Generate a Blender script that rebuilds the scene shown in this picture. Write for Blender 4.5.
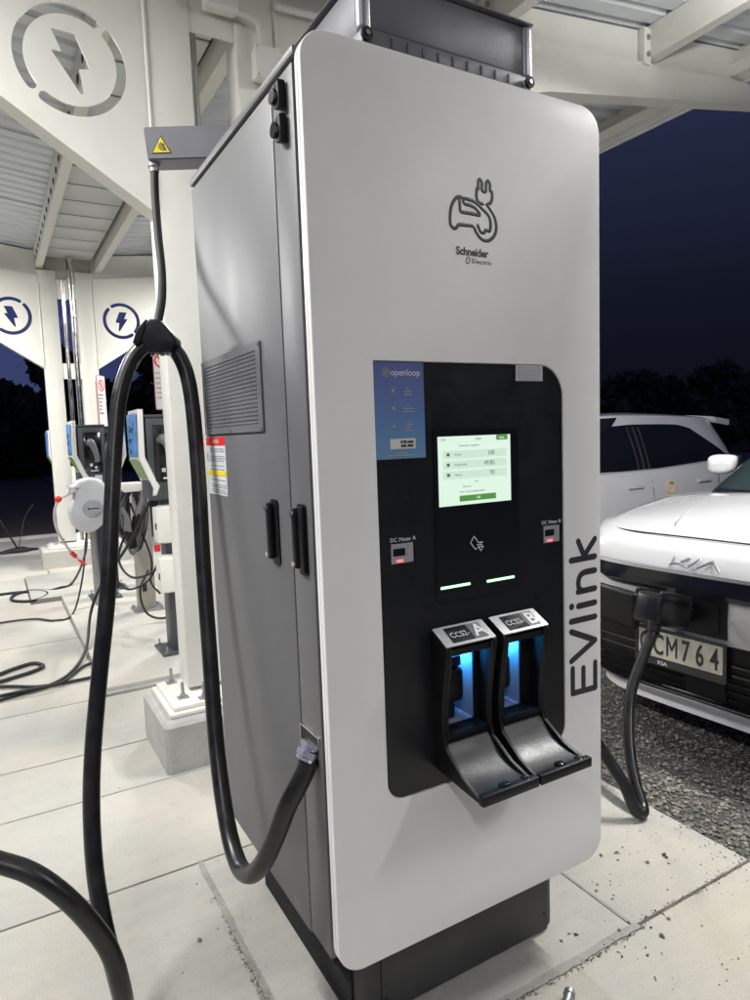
import bpy, bmesh, math, random
from mathutils import Vector, Matrix
random.seed(7)
S = bpy.context.scene
for o in list(bpy.data.objects): bpy.data.objects.remove(o)
# ------------------------------------------------------------------ camera
cam = bpy.data.objects.new('camera', bpy.data.cameras.new('camera'))
S.collection.objects.link(cam); S.camera = cam
cam.data.sensor_fit = 'VERTICAL'; cam.data.sensor_height = 36; cam.data.lens = 24.13
cam.data.clip_start = 0.05; cam.data.clip_end = 1000
R_ = Vector((0.86687, -0.49726, -0.03567)); U_ = Vector((0.07923, 0.06677, 0.99462)); F_ = Vector((0.49220, 0.86503, -0.09728))
cam.matrix_world = Matrix(((R_.x, U_.x, -F_.x, -0.5671), (R_.y, U_.y, -F_.y, -1.2233), (R_.z, U_.z, -F_.z, 1.42), (0, 0, 0, 1)))
# ------------------------------------------------------------------ dusk sky
W = bpy.data.worlds.new('World'); S.world = W; W.use_nodes = True
nt = W.node_tree; nt.nodes.clear()
def N(t, ty, **k):
    n = t.nodes.new(ty)
    for a, b in k.items():
        if a == 'ins':
            for i, v in b.items(): n.inputs[i].default_value = v
        else: setattr(n, a, b)
    return n
tc = N(nt, 'ShaderNodeTexCoord'); sp = N(nt, 'ShaderNodeSeparateXYZ')
nt.links.new(tc.outputs['Generated'], sp.inputs[0])
rz = N(nt, 'ShaderNodeValToRGB')      # dark eastern side, by height
rz.color_ramp.elements[0].position = 0.0; rz.color_ramp.elements[0].color = (.0030, .0036, .0070, 1)
rz.color_ramp.elements[1].position = .45; rz.color_ramp.elements[1].color = (.0230, .0280, .0680, 1)
e = rz.color_ramp.elements.new(.18); e.color = (.0068, .0084, .0180, 1)
rw = N(nt, 'ShaderNodeValToRGB')      # afterglow side
rw.color_ramp.elements[0].position = 0.0; rw.color_ramp.elements[0].color = (.055, .070, .190, 1)
rw.color_ramp.elements[1].position = .5; rw.color_ramp.elements[1].color = (.030, .040, .160, 1)
for r in (rz, rw): nt.links.new(sp.outputs['Z'], r.inputs[0])
side = N(nt, 'ShaderNodeMapRange', ins={1: -.15, 2: .62, 3: 1., 4: 0.}); nt.links.new(sp.outputs['X'], side.inputs[0])
mp = N(nt, 'ShaderNodeMapping'); mp.inputs['Scale'].default_value = (2.2, 2.2, 16)
nt.links.new(tc.outputs['Generated'], mp.inputs[0])
cn = N(nt, 'ShaderNodeTexNoise', ins={'Scale': 1.6, 'Detail': 5.}); nt.links.new(mp.outputs[0], cn.inputs['Vector'])
cr = N(nt, 'ShaderNodeMapRange', ins={1: .50, 2: .72, 3: 0., 4: .55}); nt.links.new(cn.outputs[0], cr.inputs[0])
m1 = N(nt, 'ShaderNodeMix', data_type='RGBA'); nt.links.new(side.outputs[0], m1.inputs[0]); nt.links.new(rz.outputs[0], m1.inputs[6]); nt.links.new(rw.outputs[0], m1.inputs[7])
cl = N(nt, 'ShaderNodeMix', data_type='RGBA'); cl.inputs[7].default_value = (.17, .19, .36, 1)
mm = N(nt, 'ShaderNodeMath', operation='MULTIPLY'); nt.links.new(cr.outputs[0], mm.inputs[0]); nt.links.new(side.outputs[0], mm.inputs[1])
nt.links.new(mm.outputs[0], cl.inputs[0]); nt.links.new(m1.outputs[2], cl.inputs[6])
bg = N(nt, 'ShaderNodeBackground'); bg.inputs[1].default_value = 1.0; nt.links.new(cl.outputs[2], bg.inputs[0])
wo = N(nt, 'ShaderNodeOutputWorld'); nt.links.new(bg.outputs[0], wo.inputs[0])
S.view_settings.view_transform = 'Standard'; S.view_settings.look = 'None'; S.view_settings.exposure = 0; S.view_settings.gamma = 1
LAMP = 1.66
# canopy light fittings: (x, y, z, length along y, watts)
FITTINGS = [(-1.75, -2.8, 3.50, 1.2, 30), (-1.75, 1.0, 3.50, 1.2, 85), (-1.75, 6.1, 3.50, 1.2, 120),
            (2.55, -2.8, 3.50, 1.2, 30), (2.95, .05, 3.50, 1.2, 105), (2.45, 5.9, 3.50, 1.2, 120)]
# ------------------------------------------------------------------ materials
MATS = {}
def mat(name, col, rough=.5, metal=0., bump=0., bs=40., var=0., vs=6., spec=None, coat=0., emit=None, es=0., stretch=None, trans=0.):
    if name in MATS: return MATS[name]
    m = bpy.data.materials.new(name); m.use_nodes = True; t = m.node_tree
    b = t.nodes['Principled BSDF']
    b.inputs['Base Color'].default_value = (*col, 1); b.inputs['Roughness'].default_value = rough; b.inputs['Metallic'].default_value = metal
    if spec is not None: b.inputs['Specular IOR Level'].default_value = spec
    if coat: b.inputs['Coat Weight'].default_value = coat; b.inputs['Coat Roughness'].default_value = .05
    if trans: b.inputs['Transmission Weight'].default_value = trans
    if emit: b.inputs['Emission Color'].default_value = (*emit, 1); b.inputs['Emission Strength'].default_value = es
    if bump or var:
        c = N(t, 'ShaderNodeTexCoord'); mpn = N(t, 'ShaderNodeMapping'); t.links.new(c.outputs['Object'], mpn.inputs[0])
        if stretch: mpn.inputs['Scale'].default_value = stretch
        if var:
            n = N(t, 'ShaderNodeTexNoise', ins={'Scale': vs, 'Detail': 6., 'Roughness': .6}); t.links.new(mpn.outputs[0], n.inputs['Vector'])
            r = N(t, 'ShaderNodeMapRange', ins={1: .3, 2: .7, 3: 1 - var, 4: 1 + var * .6}); t.links.new(n.outputs[0], r.inputs[0])
            x = N(t, 'ShaderNodeMix', data_type='RGBA', blend_type='MULTIPLY'); x.inputs[0].default_value = 1
            x.inputs[6].default_value = (*col, 1); t.links.new(r.outputs[0], x.inputs[7]); t.links.new(x.outputs[2], b.inputs['Base Color'])
            r2 = N(t, 'ShaderNodeMapRange', ins={1: .3, 2: .7, 3: max(0, rough - .08), 4: min(1, rough + .1)}); t.links.new(n.outputs[0], r2.inputs[0]); t.links.new(r2.outputs[0], b.inputs['Roughness'])
        if name in ('panel_white', 'cream_paint', 'bezel_black', 'car_white'):
            n = N(t, 'ShaderNodeTexNoise', ins={'Scale': 7., 'Detail': 9., 'Roughness': .75, 'Distortion': 1.2}); t.links.new(c.outputs['Object'], n.inputs['Vector'])
            r = N(t, 'ShaderNodeMapRange', ins={1: .35, 2: .70, 3: max(0, rough - .07), 4: rough + .14}); t.links.new(n.outputs[0], r.inputs[0]); t.links.new(r.outputs[0], b.inputs['Roughness'])
        if bump:
            n = N(t, 'ShaderNodeTexNoise', ins={'Scale': bs, 'Detail': 4.}); t.links.new(mpn.outputs[0], n.inputs['Vector'])
            bp = N(t, 'ShaderNodeBump', ins={'Strength': bump, 'Distance': .01}); t.links.new(n.outputs[0], bp.inputs['Height']); t.links.new(bp.outputs[0], b.inputs['Normal'])
    MATS[name] = m; return m
def concrete(name, col, stain):
    m = bpy.data.materials.new(name); m.use_nodes = True; t = m.node_tree; b = t.nodes['Principled BSDF']
    c = N(t, 'ShaderNodeTexCoord')
    n1 = N(t, 'ShaderNodeTexNoise', ins={'Scale': 1.3, 'Detail': 8., 'Roughness': .65}); t.links.new(c.outputs['Object'], n1.inputs['Vector'])
    mp = N(t, 'ShaderNodeMapping'); mp.inputs['Scale'].default_value = (1.2, 9, 1); t.links.new(c.outputs['Object'], mp.inputs[0])
    n2 = N(t, 'ShaderNodeTexNoise', ins={'Scale': 2.5, 'Detail': 6., 'Roughness': .6}); t.links.new(mp.outputs[0], n2.inputs['Vector'])
    n3 = N(t, 'ShaderNodeTexNoise', ins={'Scale': 160., 'Detail': 3.}); t.links.new(c.outputs['Object'], n3.inputs['Vector'])
    n4 = N(t, 'ShaderNodeTexNoise', ins={'Scale': 14., 'Detail': 7., 'Roughness': .7}); t.links.new(c.outputs['Object'], n4.inputs['Vector'])
    n5 = N(t, 'ShaderNodeTexNoise', ins={'Scale': 46., 'Detail': 3., 'Roughness': .8}); t.links.new(c.outputs['Object'], n5.inputs['Vector'])
    n6 = N(t, 'ShaderNodeTexNoise', ins={'Scale': .55, 'Detail': 9., 'Roughness': .72, 'Distortion': .8}); t.links.new(c.outputs['Object'], n6.inputs['Vector'])
    def mr(n, a, b_, c_, d): r = N(t, 'ShaderNodeMapRange', ins={1: a, 2: b_, 3: c_, 4: d}); t.links.new(n.outputs[0], r.inputs[0]); return r
    f = [mr(n1, .3, .7, 1 - stain, 1 + stain * .5), mr(n2, .3, .7, 1 - stain * .22, 1 + stain * .15), mr(n3, .25, .75, .93, 1.05), mr(n4, .25, .42, 1 - stain * .8, 1.0), mr(n5, .62, .74, 1.0, .80), mr(n6, .55, .75, 1.0, 1 - stain)]
    cur = None
    for r in f:
        if cur is None: cur = r; continue
        x = N(t, 'ShaderNodeMath', operation='MULTIPLY'); t.links.new(cur.outputs[0], x.inputs[0]); t.links.new(r.outputs[0], x.inputs[1]); cur = x
    tint = N(t, 'ShaderNodeMix', data_type='RGBA'); tint.inputs[6].default_value = (*col, 1); tint.inputs[7].default_value = (col[0] * .96, col[1] * .90, col[2] * .80, 1)
    tr = mr(n1, .45, .75, 0, 1); t.links.new(tr.outputs[0], tint.inputs[0])
    x = N(t, 'ShaderNodeMix', data_type='RGBA', blend_type='MULTIPLY'); x.inputs[0].default_value = 1
    t.links.new(tint.outputs[2], x.inputs[6]); t.links.new(cur.outputs[0], x.inputs[7]); t.links.new(x.outputs[2], b.inputs['Base Color'])
    b.inputs['Roughness'].default_value = .78
    bp = N(t, 'ShaderNodeBump', ins={'Strength': .35, 'Distance': .004}); ad = N(t, 'ShaderNodeMath', operation='ADD')
    t.links.new(n4.outputs[0], ad.inputs[0]); t.links.new(n3.outputs[0], ad.inputs[1]); t.links.new(ad.outputs[0], bp.inputs['Height']); t.links.new(bp.outputs[0], b.inputs['Normal'])
    return m
M_conc = concrete('slab_concrete', (.44, .425, .385), .20)
M_conc2 = concrete('pad_concrete', (.40, .39, .355), .26)
M_foot = concrete('footing_concrete', (.47, .465, .44), .3)
M_edge = concrete('rough_concrete_edge', (.33, .325, .30), .5)
M_cream = mat('cream_paint', (.76, .75, .69), .33, var=.05, vs=3, bump=.06, bs=25)
M_roof = mat('zinc_roof', (.64, .67, .70), .38, .15, var=.10, vs=4)
M_gut = mat('gutter_panel', (.60, .62, .63), .4, .1, var=.08, vs=3)
M_dark = mat('dark_void', (.012, .012, .014), .6)
M_white = mat('panel_white', (.77, .765, .745), .44, var=.05, vs=3, bump=.05, bs=350)
M_edgew = mat('panel_edge', (.80, .80, .79), .3)
M_side = mat('brushed_grey', (.150, .150, .156), .48, .25, var=.04, vs=2, stretch=(1, 1, .25), bump=.04, bs=300)
M_plinth = mat('plinth_grey', (.06, .06, .058), .5, .2, var=.25, vs=9)
M_rub = mat('cable_rubber', (.013, .013, .013), .34, bump=.05, bs=60, var=.6, vs=22)
M_thin = mat('thin_cable', (.014, .014, .015), .6)
M_greyc = mat('grey_cable', (.16, .16, .16), .45)
M_blk = mat('black_plastic', (.007, .007, .008), .42, spec=.28, bump=.1, bs=220, var=.2, vs=20)
M_gloss = mat('gloss_black', (.010, .011, .013), .12)
M_bezel = mat('bezel_black', (.011, .012, .014), .34, spec=.3, var=.1, vs=5)
M_steel = mat('galvanised', (.42, .42, .42), .38, .85, var=.18, vs=30)
M_chrome = mat('stainless', (.62, .61, .59), .16, 1., var=.06, vs=20)
M_silver = mat('silver_plate', (.30, .30, .31), .42, .7)
M_arm = mat('arm_grey', (.20, .20, .225), .42, .2, var=.05)
M_box = mat('roof_unit_grey', (.15, .15, .165), .45, .25, bump=.07, bs=260, var=.08)
M_boxl = mat('roof_unit_trim', (.32, .32, .34), .38, .5)
M_wplas = mat('white_plastic', (.72, .71, .68), .35)
M_carw = mat('car_white', (.61, .61, .62), .16, coat=.9)
M_glass = mat('dark_glass', (.006, .007, .009), .04, coat=.3)
M_tyre = mat('tyre', (.02, .02, .02), .8)
M_txt = mat('print_dark', (.030, .031, .036), .45)
M_txtw = mat('print_white', (.62, .62, .62), .45)
M_txtg = mat('print_grey', (.30, .30, .31), .45)
M_red = mat('red_plastic', (.75, .03, .03), .35)
M_yel = mat('warning_yellow', (.80, .66, .02), .4)
M_pink = mat('sign_red', (.62, .24, .27), .4)
M_blue = mat('poster_blue', (.10, .20, .42), .3, var=.2, vs=6)
M_post = mat('pedestal_grey', (.055, .06, .068), .45, .1)
M_lblue = mat('screen_panel_blue', (.12, .30, .62), .3, var=.35, vs=9)
M_lgreen = mat('meadow_print', (.16, .30, .09), .35, var=.5, vs=22)
M_plate = mat('plate_cream', (.66, .63, .52), .4, var=.15, vs=30)
M_led = mat('led_bar', (.8, 1, .85), .3, emit=(.38, 1, .50), es=1.5)
M_scr = mat('screen_lit', (.02, .02, .02), .2, emit=(.80, 1, .84), es=.92)
M_scrg = mat('screen_green', (.02, .05, .02), .3, emit=(.10, .33, .07), es=.8)
M_scrt = mat('screen_text', (.02, .02, .02), .3, emit=(.16, .20, .17), es=.6)
M_scrr = mat('screen_row', (.02, .02, .02), .3, emit=(.66, .85, .70), es=.92)
M_bled = mat('blue_led', (.1, .4, 1), .3, emit=(.03, .30, 1), es=9.)
M_rled = mat('red_led', (1, .2, .2), .3, emit=(1, .10, .12), es=2.)
M_lamp = mat('lamp_diffuser', (.9, .9, .9), .4, emit=(1, .97, .92), es=8.)
# ------------------------------------------------------------------ helpers
def link(o): S.collection.objects.link(o); return o
def thing(name, loc, label, cat, group=None):
    o = link(bpy.data.objects.new(name, None)); o.location = loc; o.empty_display_size = .1
    o['label'] = label; o['category'] = cat
    if group: o['group'] = group
    return o
def struct(name, mesh, m):
    o = link(bpy.data.objects.new(name, mesh)); mesh.materials.clear(); mesh.materials.append(m); o['kind'] = 'structure'; return o
def part(name, mesh, m, parent, label=None, kind=None):
    """mesh is authored in world coordinates; parent is a thing (offset by its base) or a part"""
    if m is not None: mesh.materials.clear(); mesh.materials.append(m)
    o = link(bpy.data.objects.new(name, mesh)); o.parent = parent
    if parent.parent is None: o.location = -Vector(parent.location)
    if label: o['label'] = label
    if kind: o['kind'] = kind
    return o
def single(name, mesh, m, label, cat, group=None, kind=None):
    mesh.materials.clear(); mesh.materials.append(m)
    o = link(bpy.data.objects.new(name, mesh)); o['label'] = label; o['category'] = cat
    if group: o['group'] = group
    if kind: o['kind'] = kind
    return o
def fin(bm, smooth=35, name='m'):
    bmesh.ops.recalc_face_normals(bm, faces=bm.faces)
    me = bpy.data.meshes.new(name); bm.to_mesh(me); bm.free()
    if smooth:
        me.polygons.foreach_set('use_smooth', [True] * len(me.polygons)); me.set_sharp_from_angle(angle=math.radians(smooth))
    return me
def addbox(bm, x0, x1, y0, y1, z0, z1, bev=0, seg=2, rot=None, piv=None):
    r = bmesh.ops.create_cube(bm, size=1); vs = r['verts']
    for v in vs: v.co = Vector(((x0 + x1) / 2 + v.co.x * (x1 - x0), (y0 + y1) / 2 + v.co.y * (y1 - y0), (z0 + z1) / 2 + v.co.z * (z1 - z0)))
    if bev:
        es = list({e for v in vs for e in v.link_edges})
        q = bmesh.ops.bevel(bm, geom=es, offset=bev, segments=seg, affect='EDGES', profile=.5); vs = list({v for f in q['faces'] for v in f.verts} | {v for v in vs if v.is_valid})
    if rot is not None: bmesh.ops.transform(bm, matrix=Matrix.Translation(Vector(piv)) @ rot @ Matrix.Translation(-Vector(piv)), verts=vs)
    return vs
def box(x0, x1, y0, y1, z0, z1, bev=0, seg=2, rot=None, piv=None):
    bm = bmesh.new(); addbox(bm, x0, x1, y0, y1, z0, z1, bev, seg, rot, piv); return fin(bm)
def boxes(lst, bev=0):
    bm = bmesh.new()
    for b in lst: addbox(bm, *b, bev)
    return fin(bm)
def catmull(p, k=8):
    p = [Vector(q) for q in p]; P = [p[0] * 2 - p[1]] + p + [p[-1] * 2 - p[-2]]; out = []
    for i in range(1, len(P) - 2):
        a, b, c, d = P[i - 1:i + 3]
        for j in range(k):
            t = j / k; out.append(.5 * ((2 * b) + (c - a) * t + (2 * a - 5 * b + 4 * c - d) * t * t + (3 * b - 3 * c + d - a) * t ** 3))
    out.append(p[-1]); return out
def addtube(bm, pts, r, n=12, flat=None, cap=True):
    """r float or list; flat=(normal Vector, thickness) squashes the section along normal"""
    pts = [Vector(p) for p in pts]; rings = []; up = None
    for i, p in enumerate(pts):
        t = (pts[min(i + 1, len(pts) - 1)] - pts[max(i - 1, 0)]).normalized()
        if up is None:
            a = Vector((0, 0, 1)) if abs(t.z) < .9 else Vector((1, 0, 0)); up = (a - t * a.dot(t)).normalized()
        up = (up - t * up.dot(t)).normalized(); sd = t.cross(up); rr = r[i] if isinstance(r, (list, tuple)) else r
        if flat: nn = flat[0]; s2 = t.cross(nn).normalized(); ring = [bm.verts.new(p + s2 * rr * math.cos(2 * math.pi * k / n) + nn * flat[1] * math.sin(2 * math.pi * k / n)) for k in range(n)]
        else: ring = [bm.verts.new(p + (sd * math.cos(2 * math.pi * k / n) + up * math.sin(2 * math.pi * k / n)) * rr) for k in range(n)]
        rings.append(ring)
    for a, b in zip(rings, rings[1:]):
        for k in range(n): bm.faces.new((a[k], a[(k + 1) % n], b[(k + 1) % n], b[k]))
    if cap: bm.faces.new(rings[0][::-1]); bm.faces.new(rings[-1])
def tube(pts, r, n=12, smooth=True, k=8, flat=None):
    bm = bmesh.new(); q = catmull(pts, k) if smooth and len(pts) > 2 else pts
    if isinstance(r, (list, tuple)) and smooth:
        rr = []
        for i in range(len(q)):
            f = i / (len(q) - 1) * (len(r) - 1); a = int(min(f, len(r) - 2)); rr.append(r[a] + (r[a + 1] - r[a]) * (f - a))
        r = rr
    addtube(bm, q, r, n, flat); return fin(bm, 50)
def cyl(c, axis, r, h, n=20, r2=None):
    a = Vector(axis).normalized(); bm = bmesh.new(); addtube(bm, [Vector(c), Vector(c) + a * h], [r, r if r2 is None else r2], n); return fin(bm, 40)
def strokes(polys, w, t, fn, nrm, dots=()):
    bm = bmesh.new(); nv = Vector(nrm)
    for pl in polys:
        q = [Vector(fn(*p)) for p in pl]
        if len(q) > 7: q = catmull(q, 4)
        # rounded ends
        for a, b, s in ((q[0], q[1], 0), (q[-1], q[-2], -1)):
            d = (a - b).normalized()
            ext = [(a + d * w * math.sin(x), w * math.cos(x)) for x in (.5, 1.0, 1.35)]
            if s == 0: pre = ext[::-1]
            else: post = ext
        P = [p for p, _ in pre] + q + [p for p, _ in post]; Rr = [r for _, r in pre] + [w] * len(q) + [r for _, r in post]
        # sharp joints: separate segments so the section keeps its width
        if len(pl) <= 7 and len(pl) > 2:
            for i in range(len(q) - 1):
                d = (q[i + 1] - q[i]).normalized(); A, B = q[i], q[i + 1]
                addtube(bm, [A - d * w * .95, A - d * w * .7, A, B, B + d * w * .7, B + d * w * .95], [w * .3, w * .72, w, w, w * .72, w * .3], 10, (nv, t * (1 + .03 * i)))
        else: addtube(bm, P, Rr, 10, (nv, t))
    for d in dots:
        c = Vector(fn(*d)); r = bmesh.ops.create_uvsphere(bm, u_segments=14, v_segments=8, radius=w * 1.1)['verts']
        for v in r: v.co = c + v.co - nv * v.co.dot(nv) * .9
    return fin(bm, 50)
def from_curve(cu, fn):
    ob = bpy.data.objects.new('tmp', cu); me = bpy.data.meshes.new_from_object(ob); bpy.data.objects.remove(ob); bpy.data.curves.remove(cu)
    for v in me.vertices: v.co = Vector(fn(*v.co))
    bm = bmesh.new(); bm.from_mesh(me); bmesh.ops.remove_doubles(bm, verts=bm.verts, dist=1e-5); bpy.data.meshes.remove(me); return bm
def poly(outer, holes, th, fn, bev=0):
    """2D outline with holes, thickness th centred; fn(a, b, c) -> world"""
    cu = bpy.data.curves.new('c', 'CURVE'); cu.dimensions = '2D'; cu.fill_mode = 'BOTH'; cu.extrude = th / 2; cu.bevel_depth = bev; cu.bevel_resolution = 2
    if bev: cu.extrude = max(0, th / 2 - bev); cu.offset = -bev
    for pl in [outer] + list(holes):
        s = cu.splines.new('POLY'); s.points.add(len(pl) - 1); s.use_cyclic_u = True
        for i, p in enumerate(pl): s.points[i].co = (p[0], p[1], 0, 1)
    return fin(from_curve(cu, fn), 35)
def text(body, size, fn, x=0, y=0, th=.0008, align='LEFT', sx=1., space=1., bold=0.):
    cu = bpy.data.curves.new('t', 'FONT'); cu.body = body; cu.size = size; cu.extrude = th; cu.align_x = align; cu.space_character = space; cu.offset = bold; cu.resolution_u = 4
    return fin(from_curve(cu, lambda a, b, c: fn(x + a * sx, y + b, c)), 0)
def rrect(x0, x1, y0, y1, r, n=8):
    rs = r if isinstance(r, (list, tuple)) else [r] * 4      # bl, br, tr, tl
    out = []
    for (cx, cy, a0, q) in ((x0 + rs[0], y0 + rs[0], 180, rs[0]), (x1 - rs[1], y0 + rs[1], 270, rs[1]), (x1 - rs[2], y1 - rs[2], 0, rs[2]), (x0 + rs[3], y1 - rs[3], 90, rs[3])):
        if q < 1e-4: out.append((cx, cy)); continue
        for i in range(n + 1): a = math.radians(a0 + 90 * i / n); out.append((cx + q * math.cos(a), cy + q * math.sin(a)))
    return out
def joinm(meshes):
    bm = bmesh.new()
    for m in meshes: bm.from_mesh(m); bpy.data.meshes.remove(m)
    return fin(bm, 35)
front = lambda y0: (lambda a, b, c=0: (a, y0 - c, b))       # a = x, b = z, c towards the viewer (-y)
sidef = lambda x0: (lambda a, b, c=0: (x0 - c, a, b))        # a = y, b = z, c towards -x
def interp(tab, x):
    if x <= tab[0][0]: return tab[0][1]
    for (a, b), (c, d) in zip(tab, tab[1:]):
        if x <= c: t = (x - a) / (c - a); return b + (d - b) * t
    return tab[-1][1]
def hexbolt(bm, c, axis, r, h):
    a = Vector(axis).normalized(); addtube(bm, [Vector(c), Vector(c) + a * h], r, 6)
# ------------------------------------------------------------------ ground
def sheet(x0, x1, y0, y1, z):
    bm = bmesh.new(); bm.faces.new([bm.verts.new((x, y, z)) for x, y in ((x0, y0), (x1, y0), (x1, y1), (x0, y1))]); return fin(bm, 0)
def groundmat(name, c1, c2, scale, bump):
    m = bpy.data.materials.new(name); m.use_nodes = True; t = m.node_tree; b = t.nodes['Principled BSDF']; c = N(t, 'ShaderNodeTexCoord')
    n = N(t, 'ShaderNodeTexNoise', ins={'Scale': scale, 'Detail': 8., 'Roughness': .7}); t.links.new(c.outputs['Object'], n.inputs['Vector'])
    v = N(t, 'ShaderNodeTexVoronoi', ins={'Scale': scale * 9}); t.links.new(c.outputs['Object'], v.inputs['Vector'])
    x = N(t, 'ShaderNodeMix', data_type='RGBA'); x.inputs[6].default_value = (*c1, 1); x.inputs[7].default_value = (*c2, 1); t.links.new(n.outputs[0], x.inputs[0])
    y = N(t, 'ShaderNodeMix', data_type='RGBA', blend_type='MULTIPLY'); y.inputs[0].default_value = .5; t.links.new(x.outputs[2], y.inputs[6]); t.links.new(v.outputs['Color'], y.inputs[7]); t.links.new(y.outputs[2], b.inputs['Base Color'])
    bp = N(t, 'ShaderNodeBump', ins={'Strength': bump, 'Distance': .02}); t.links.new(v.outputs['Distance'], bp.inputs['Height']); t.links.new(bp.outputs[0], b.inputs['Normal']); b.inputs['Roughness'].default_value = .95
    return m
struct('ground', sheet(-400, 400, -400, 400, -.10), groundmat('bare_earth', (.045, .035, .022), (.11, .085, .055), 6, .8))
struct('gravel_yard', sheet(1.475, 30, -12, 40, -.045), groundmat('fine_gravel', (.07, .066, .058), (.26, .245, .22), 12, 1.))
def stones(n, region, smin, smax, name):
    vs = []; fs = []
    base = [(1, 0, 0), (0, 1, 0), (-1, 0, 0), (0, -1, 0), (0, 0, 1), (0, 0, -.6)]
    tri = [(0, 1, 4), (1, 2, 4), (2, 3, 4), (3, 0, 4), (1, 0, 5), (2, 1, 5), (3, 2, 5), (0, 3, 5)]
    for _ in range(n):
        x, y, z = region(); s = smin + (smax - smin) * random.random() ** 2.2; a = random.random() * 6.28; k = len(vs); ca, sa = math.cos(a), math.sin(a)
        for b in base:
            px = b[0] * s * random.uniform(.7, 1.3) + random.uniform(-.2, .2) * s; py = b[1] * s * random.uniform(.45, 1.) + random.uniform(-.2, .2) * s; pz = b[2] * s * random.uniform(.35, .8)
            vs.append((x + px * ca - py * sa, y + px * sa + py * ca, z + pz + s * .2))
        fs += [(a_ + k, b_ + k, c_ + k) for a_, b_, c_ in tri]
    me = bpy.data.meshes.new(name); me.from_pydata(vs, [], fs); return me
def vcolstone(name, lo, hi):
    m = bpy.data.materials.new(name); m.use_nodes = True; t = m.node_tree; b = t.nodes['Principled BSDF']
    g = N(t, 'ShaderNodeNewGeometry'); r = N(t, 'ShaderNodeValToRGB'); r.color_ramp.elements[0].color = (*lo, 1); r.color_ramp.elements[1].color = (*hi, 1)
    t.links.new(g.outputs['Random Per Island'], r.inputs[0]); t.links.new(r.outputs[0], b.inputs['Base Color']); b.inputs['Roughness'].default_value = .9; return m
M_stone = vcolstone('stone_grey', (.13, .122, .108), (.34, .32, .285))
M_grit = vcolstone('grit', (.04, .037, .03), (.26, .24, .20))
def reg_gravel(): return (1.48 + random.random() ** 1.3 * 2.4, random.uniform(-.8, 2.6), -.045 + random.random() * .006)
single('loose_stones', stones(40000, reg_gravel, .003, .013, 'stones'), M_stone, 'loose grey crushed stones lying in front of the cars', 'gravel', kind='stuff')
# pavement: slabs are pieces with real joints between them
pave = thing('pavement', (0, 0, -.1), 'pale cast concrete pavement in slabs', 'pavement'); del pave['category']; del pave['label']; pave['kind'] = 'structure'
J = .0045
def slab(x0, x1, y0, y1, z1=0., m=None, j=J):
    part('slab', box(x0 + j, x1 - j, y0 + j, y1 - j, -.16, z1, .004, 2), m or M_conc, pave)
XE = 1.475
for a, b in ((-6, -1.4), (-1.4, XE)): slab(a, b, -5, -2.2); slab(a, b, -2.2, -.02, -.001)
slab(-6, -1.4, -.02, .955); slab(-1.4, -.06, -.02, .955); slab(-.06, .915, -.02, .955, .0015, M_conc2); slab(.915, XE, -.02, .955, -.001)
for y0, y1, dz in ((.955, 1.6, 0), (1.6, 2.04, -.001), (2.04, 2.735, 0)):
    slab(-6, -1.4, y0, y1, dz); slab(-1.4, XE, y0, y1, dz - .0005)
slab(-6, -.1, 2.735, 4.1, 0); slab(-.1, XE, 2.79, 4.9, .03, M_conc, .003); slab(-6, -.1, 4.1, 5.5, .001)
slab(-.1, XE, 4.9, 5.6, .03)
slab(-6, -.35, 5.5, 6.9, -.001); slab(-.35, XE, 5.6, 6.9, .022, M_conc2)
slab(-6, -.1, 6.9, 8.7, 0); slab(-.1, XE, 6.9, 8.7, .01); slab(-6, XE, 8.7, 10.3, .004)
part('slab', boxes([(-.1, XE, 2.737, 2.786, -.16, .012)]), M_edge, pave, 'rough exposed concrete step edge')
# pour edge of the charger pad and dirt filling the joints
def ragged(p0, p1, w, z):
    a, b = Vector(p0), Vector(p1); d = (b - a).normalized(); nn = Vector((-d.y, d.x)); n = int((b - a).length / .007); bm = bmesh.new(); rows = []
    for k in range(n + 1):
        c = a + d * (b - a).length * k / n; e0, e1 = w * .5 + w * .06 * math.sin(k * .21) + random.gauss(0, w * .035), w * .5 + w * .08 * math.sin(k * .13 + 1) + random.gauss(0, w * .05); zz = z + random.gauss(0, .0003)
        rows.append([bm.verts.new((c.x + nn.x * q, c.y + nn.y * q, h)) for q, h in ((e0, -.05), (e0 * .9, zz), (0, zz + random.gauss(0, .0008)), (-e1 * .9, zz), (-e1, -.05))])
    for r0, r1 in zip(rows, rows[1:]):
        for q in range(4): bm.faces.new((r0[q], r0[q + 1], r1[q + 1], r1[q]))
    return fin(bm, 60)
part('slab_edge', ragged((-.060, -.03), (-.060, .95), .020, .0028), M_edge, pave); part('slab_edge', ragged((-.06, -.022), (.93, -.022), .026, .0030), M_edge, pave); part('slab_edge', ragged((.915, .0), (.915, .30), .010, .0030), M_edge, pave)
part('kerb', box(-6, XE, 10.305, 10.42, -.2, .05, .01), M_foot, pave)
def grit_reg():
    k = random.random()
    if k < .38: y = random.gauss(.30, .20); return (-.068 + random.gauss(0, .007), min(max(y, -.02), .75), .001)
    if k < .62: return (random.uniform(.35, .95), -.034 + random.gauss(0, .006), .001)
    if k < .72: return (random.uniform(.9, 1.46), -.02 + random.gauss(0, .008), 0)
    if k < .84: return (random.uniform(.8, 1.47), random.uniform(-.45, .5), 0)
    if k < .93: return (1.47 - abs(random.gauss(0, .06)), random.uniform(-.5, .8), 0)
    return (random.gauss(-.15, .3), random.uniform(2.3, 2.72) if random.random() < .6 else random.uniform(0, 2.7), 0)
single('joint_grit', stones(2600, grit_reg, .0008, .0042, 'grit'), M_grit, 'dark grit and crumbs gathered along the concrete joints', 'grit', kind='stuff')
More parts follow.
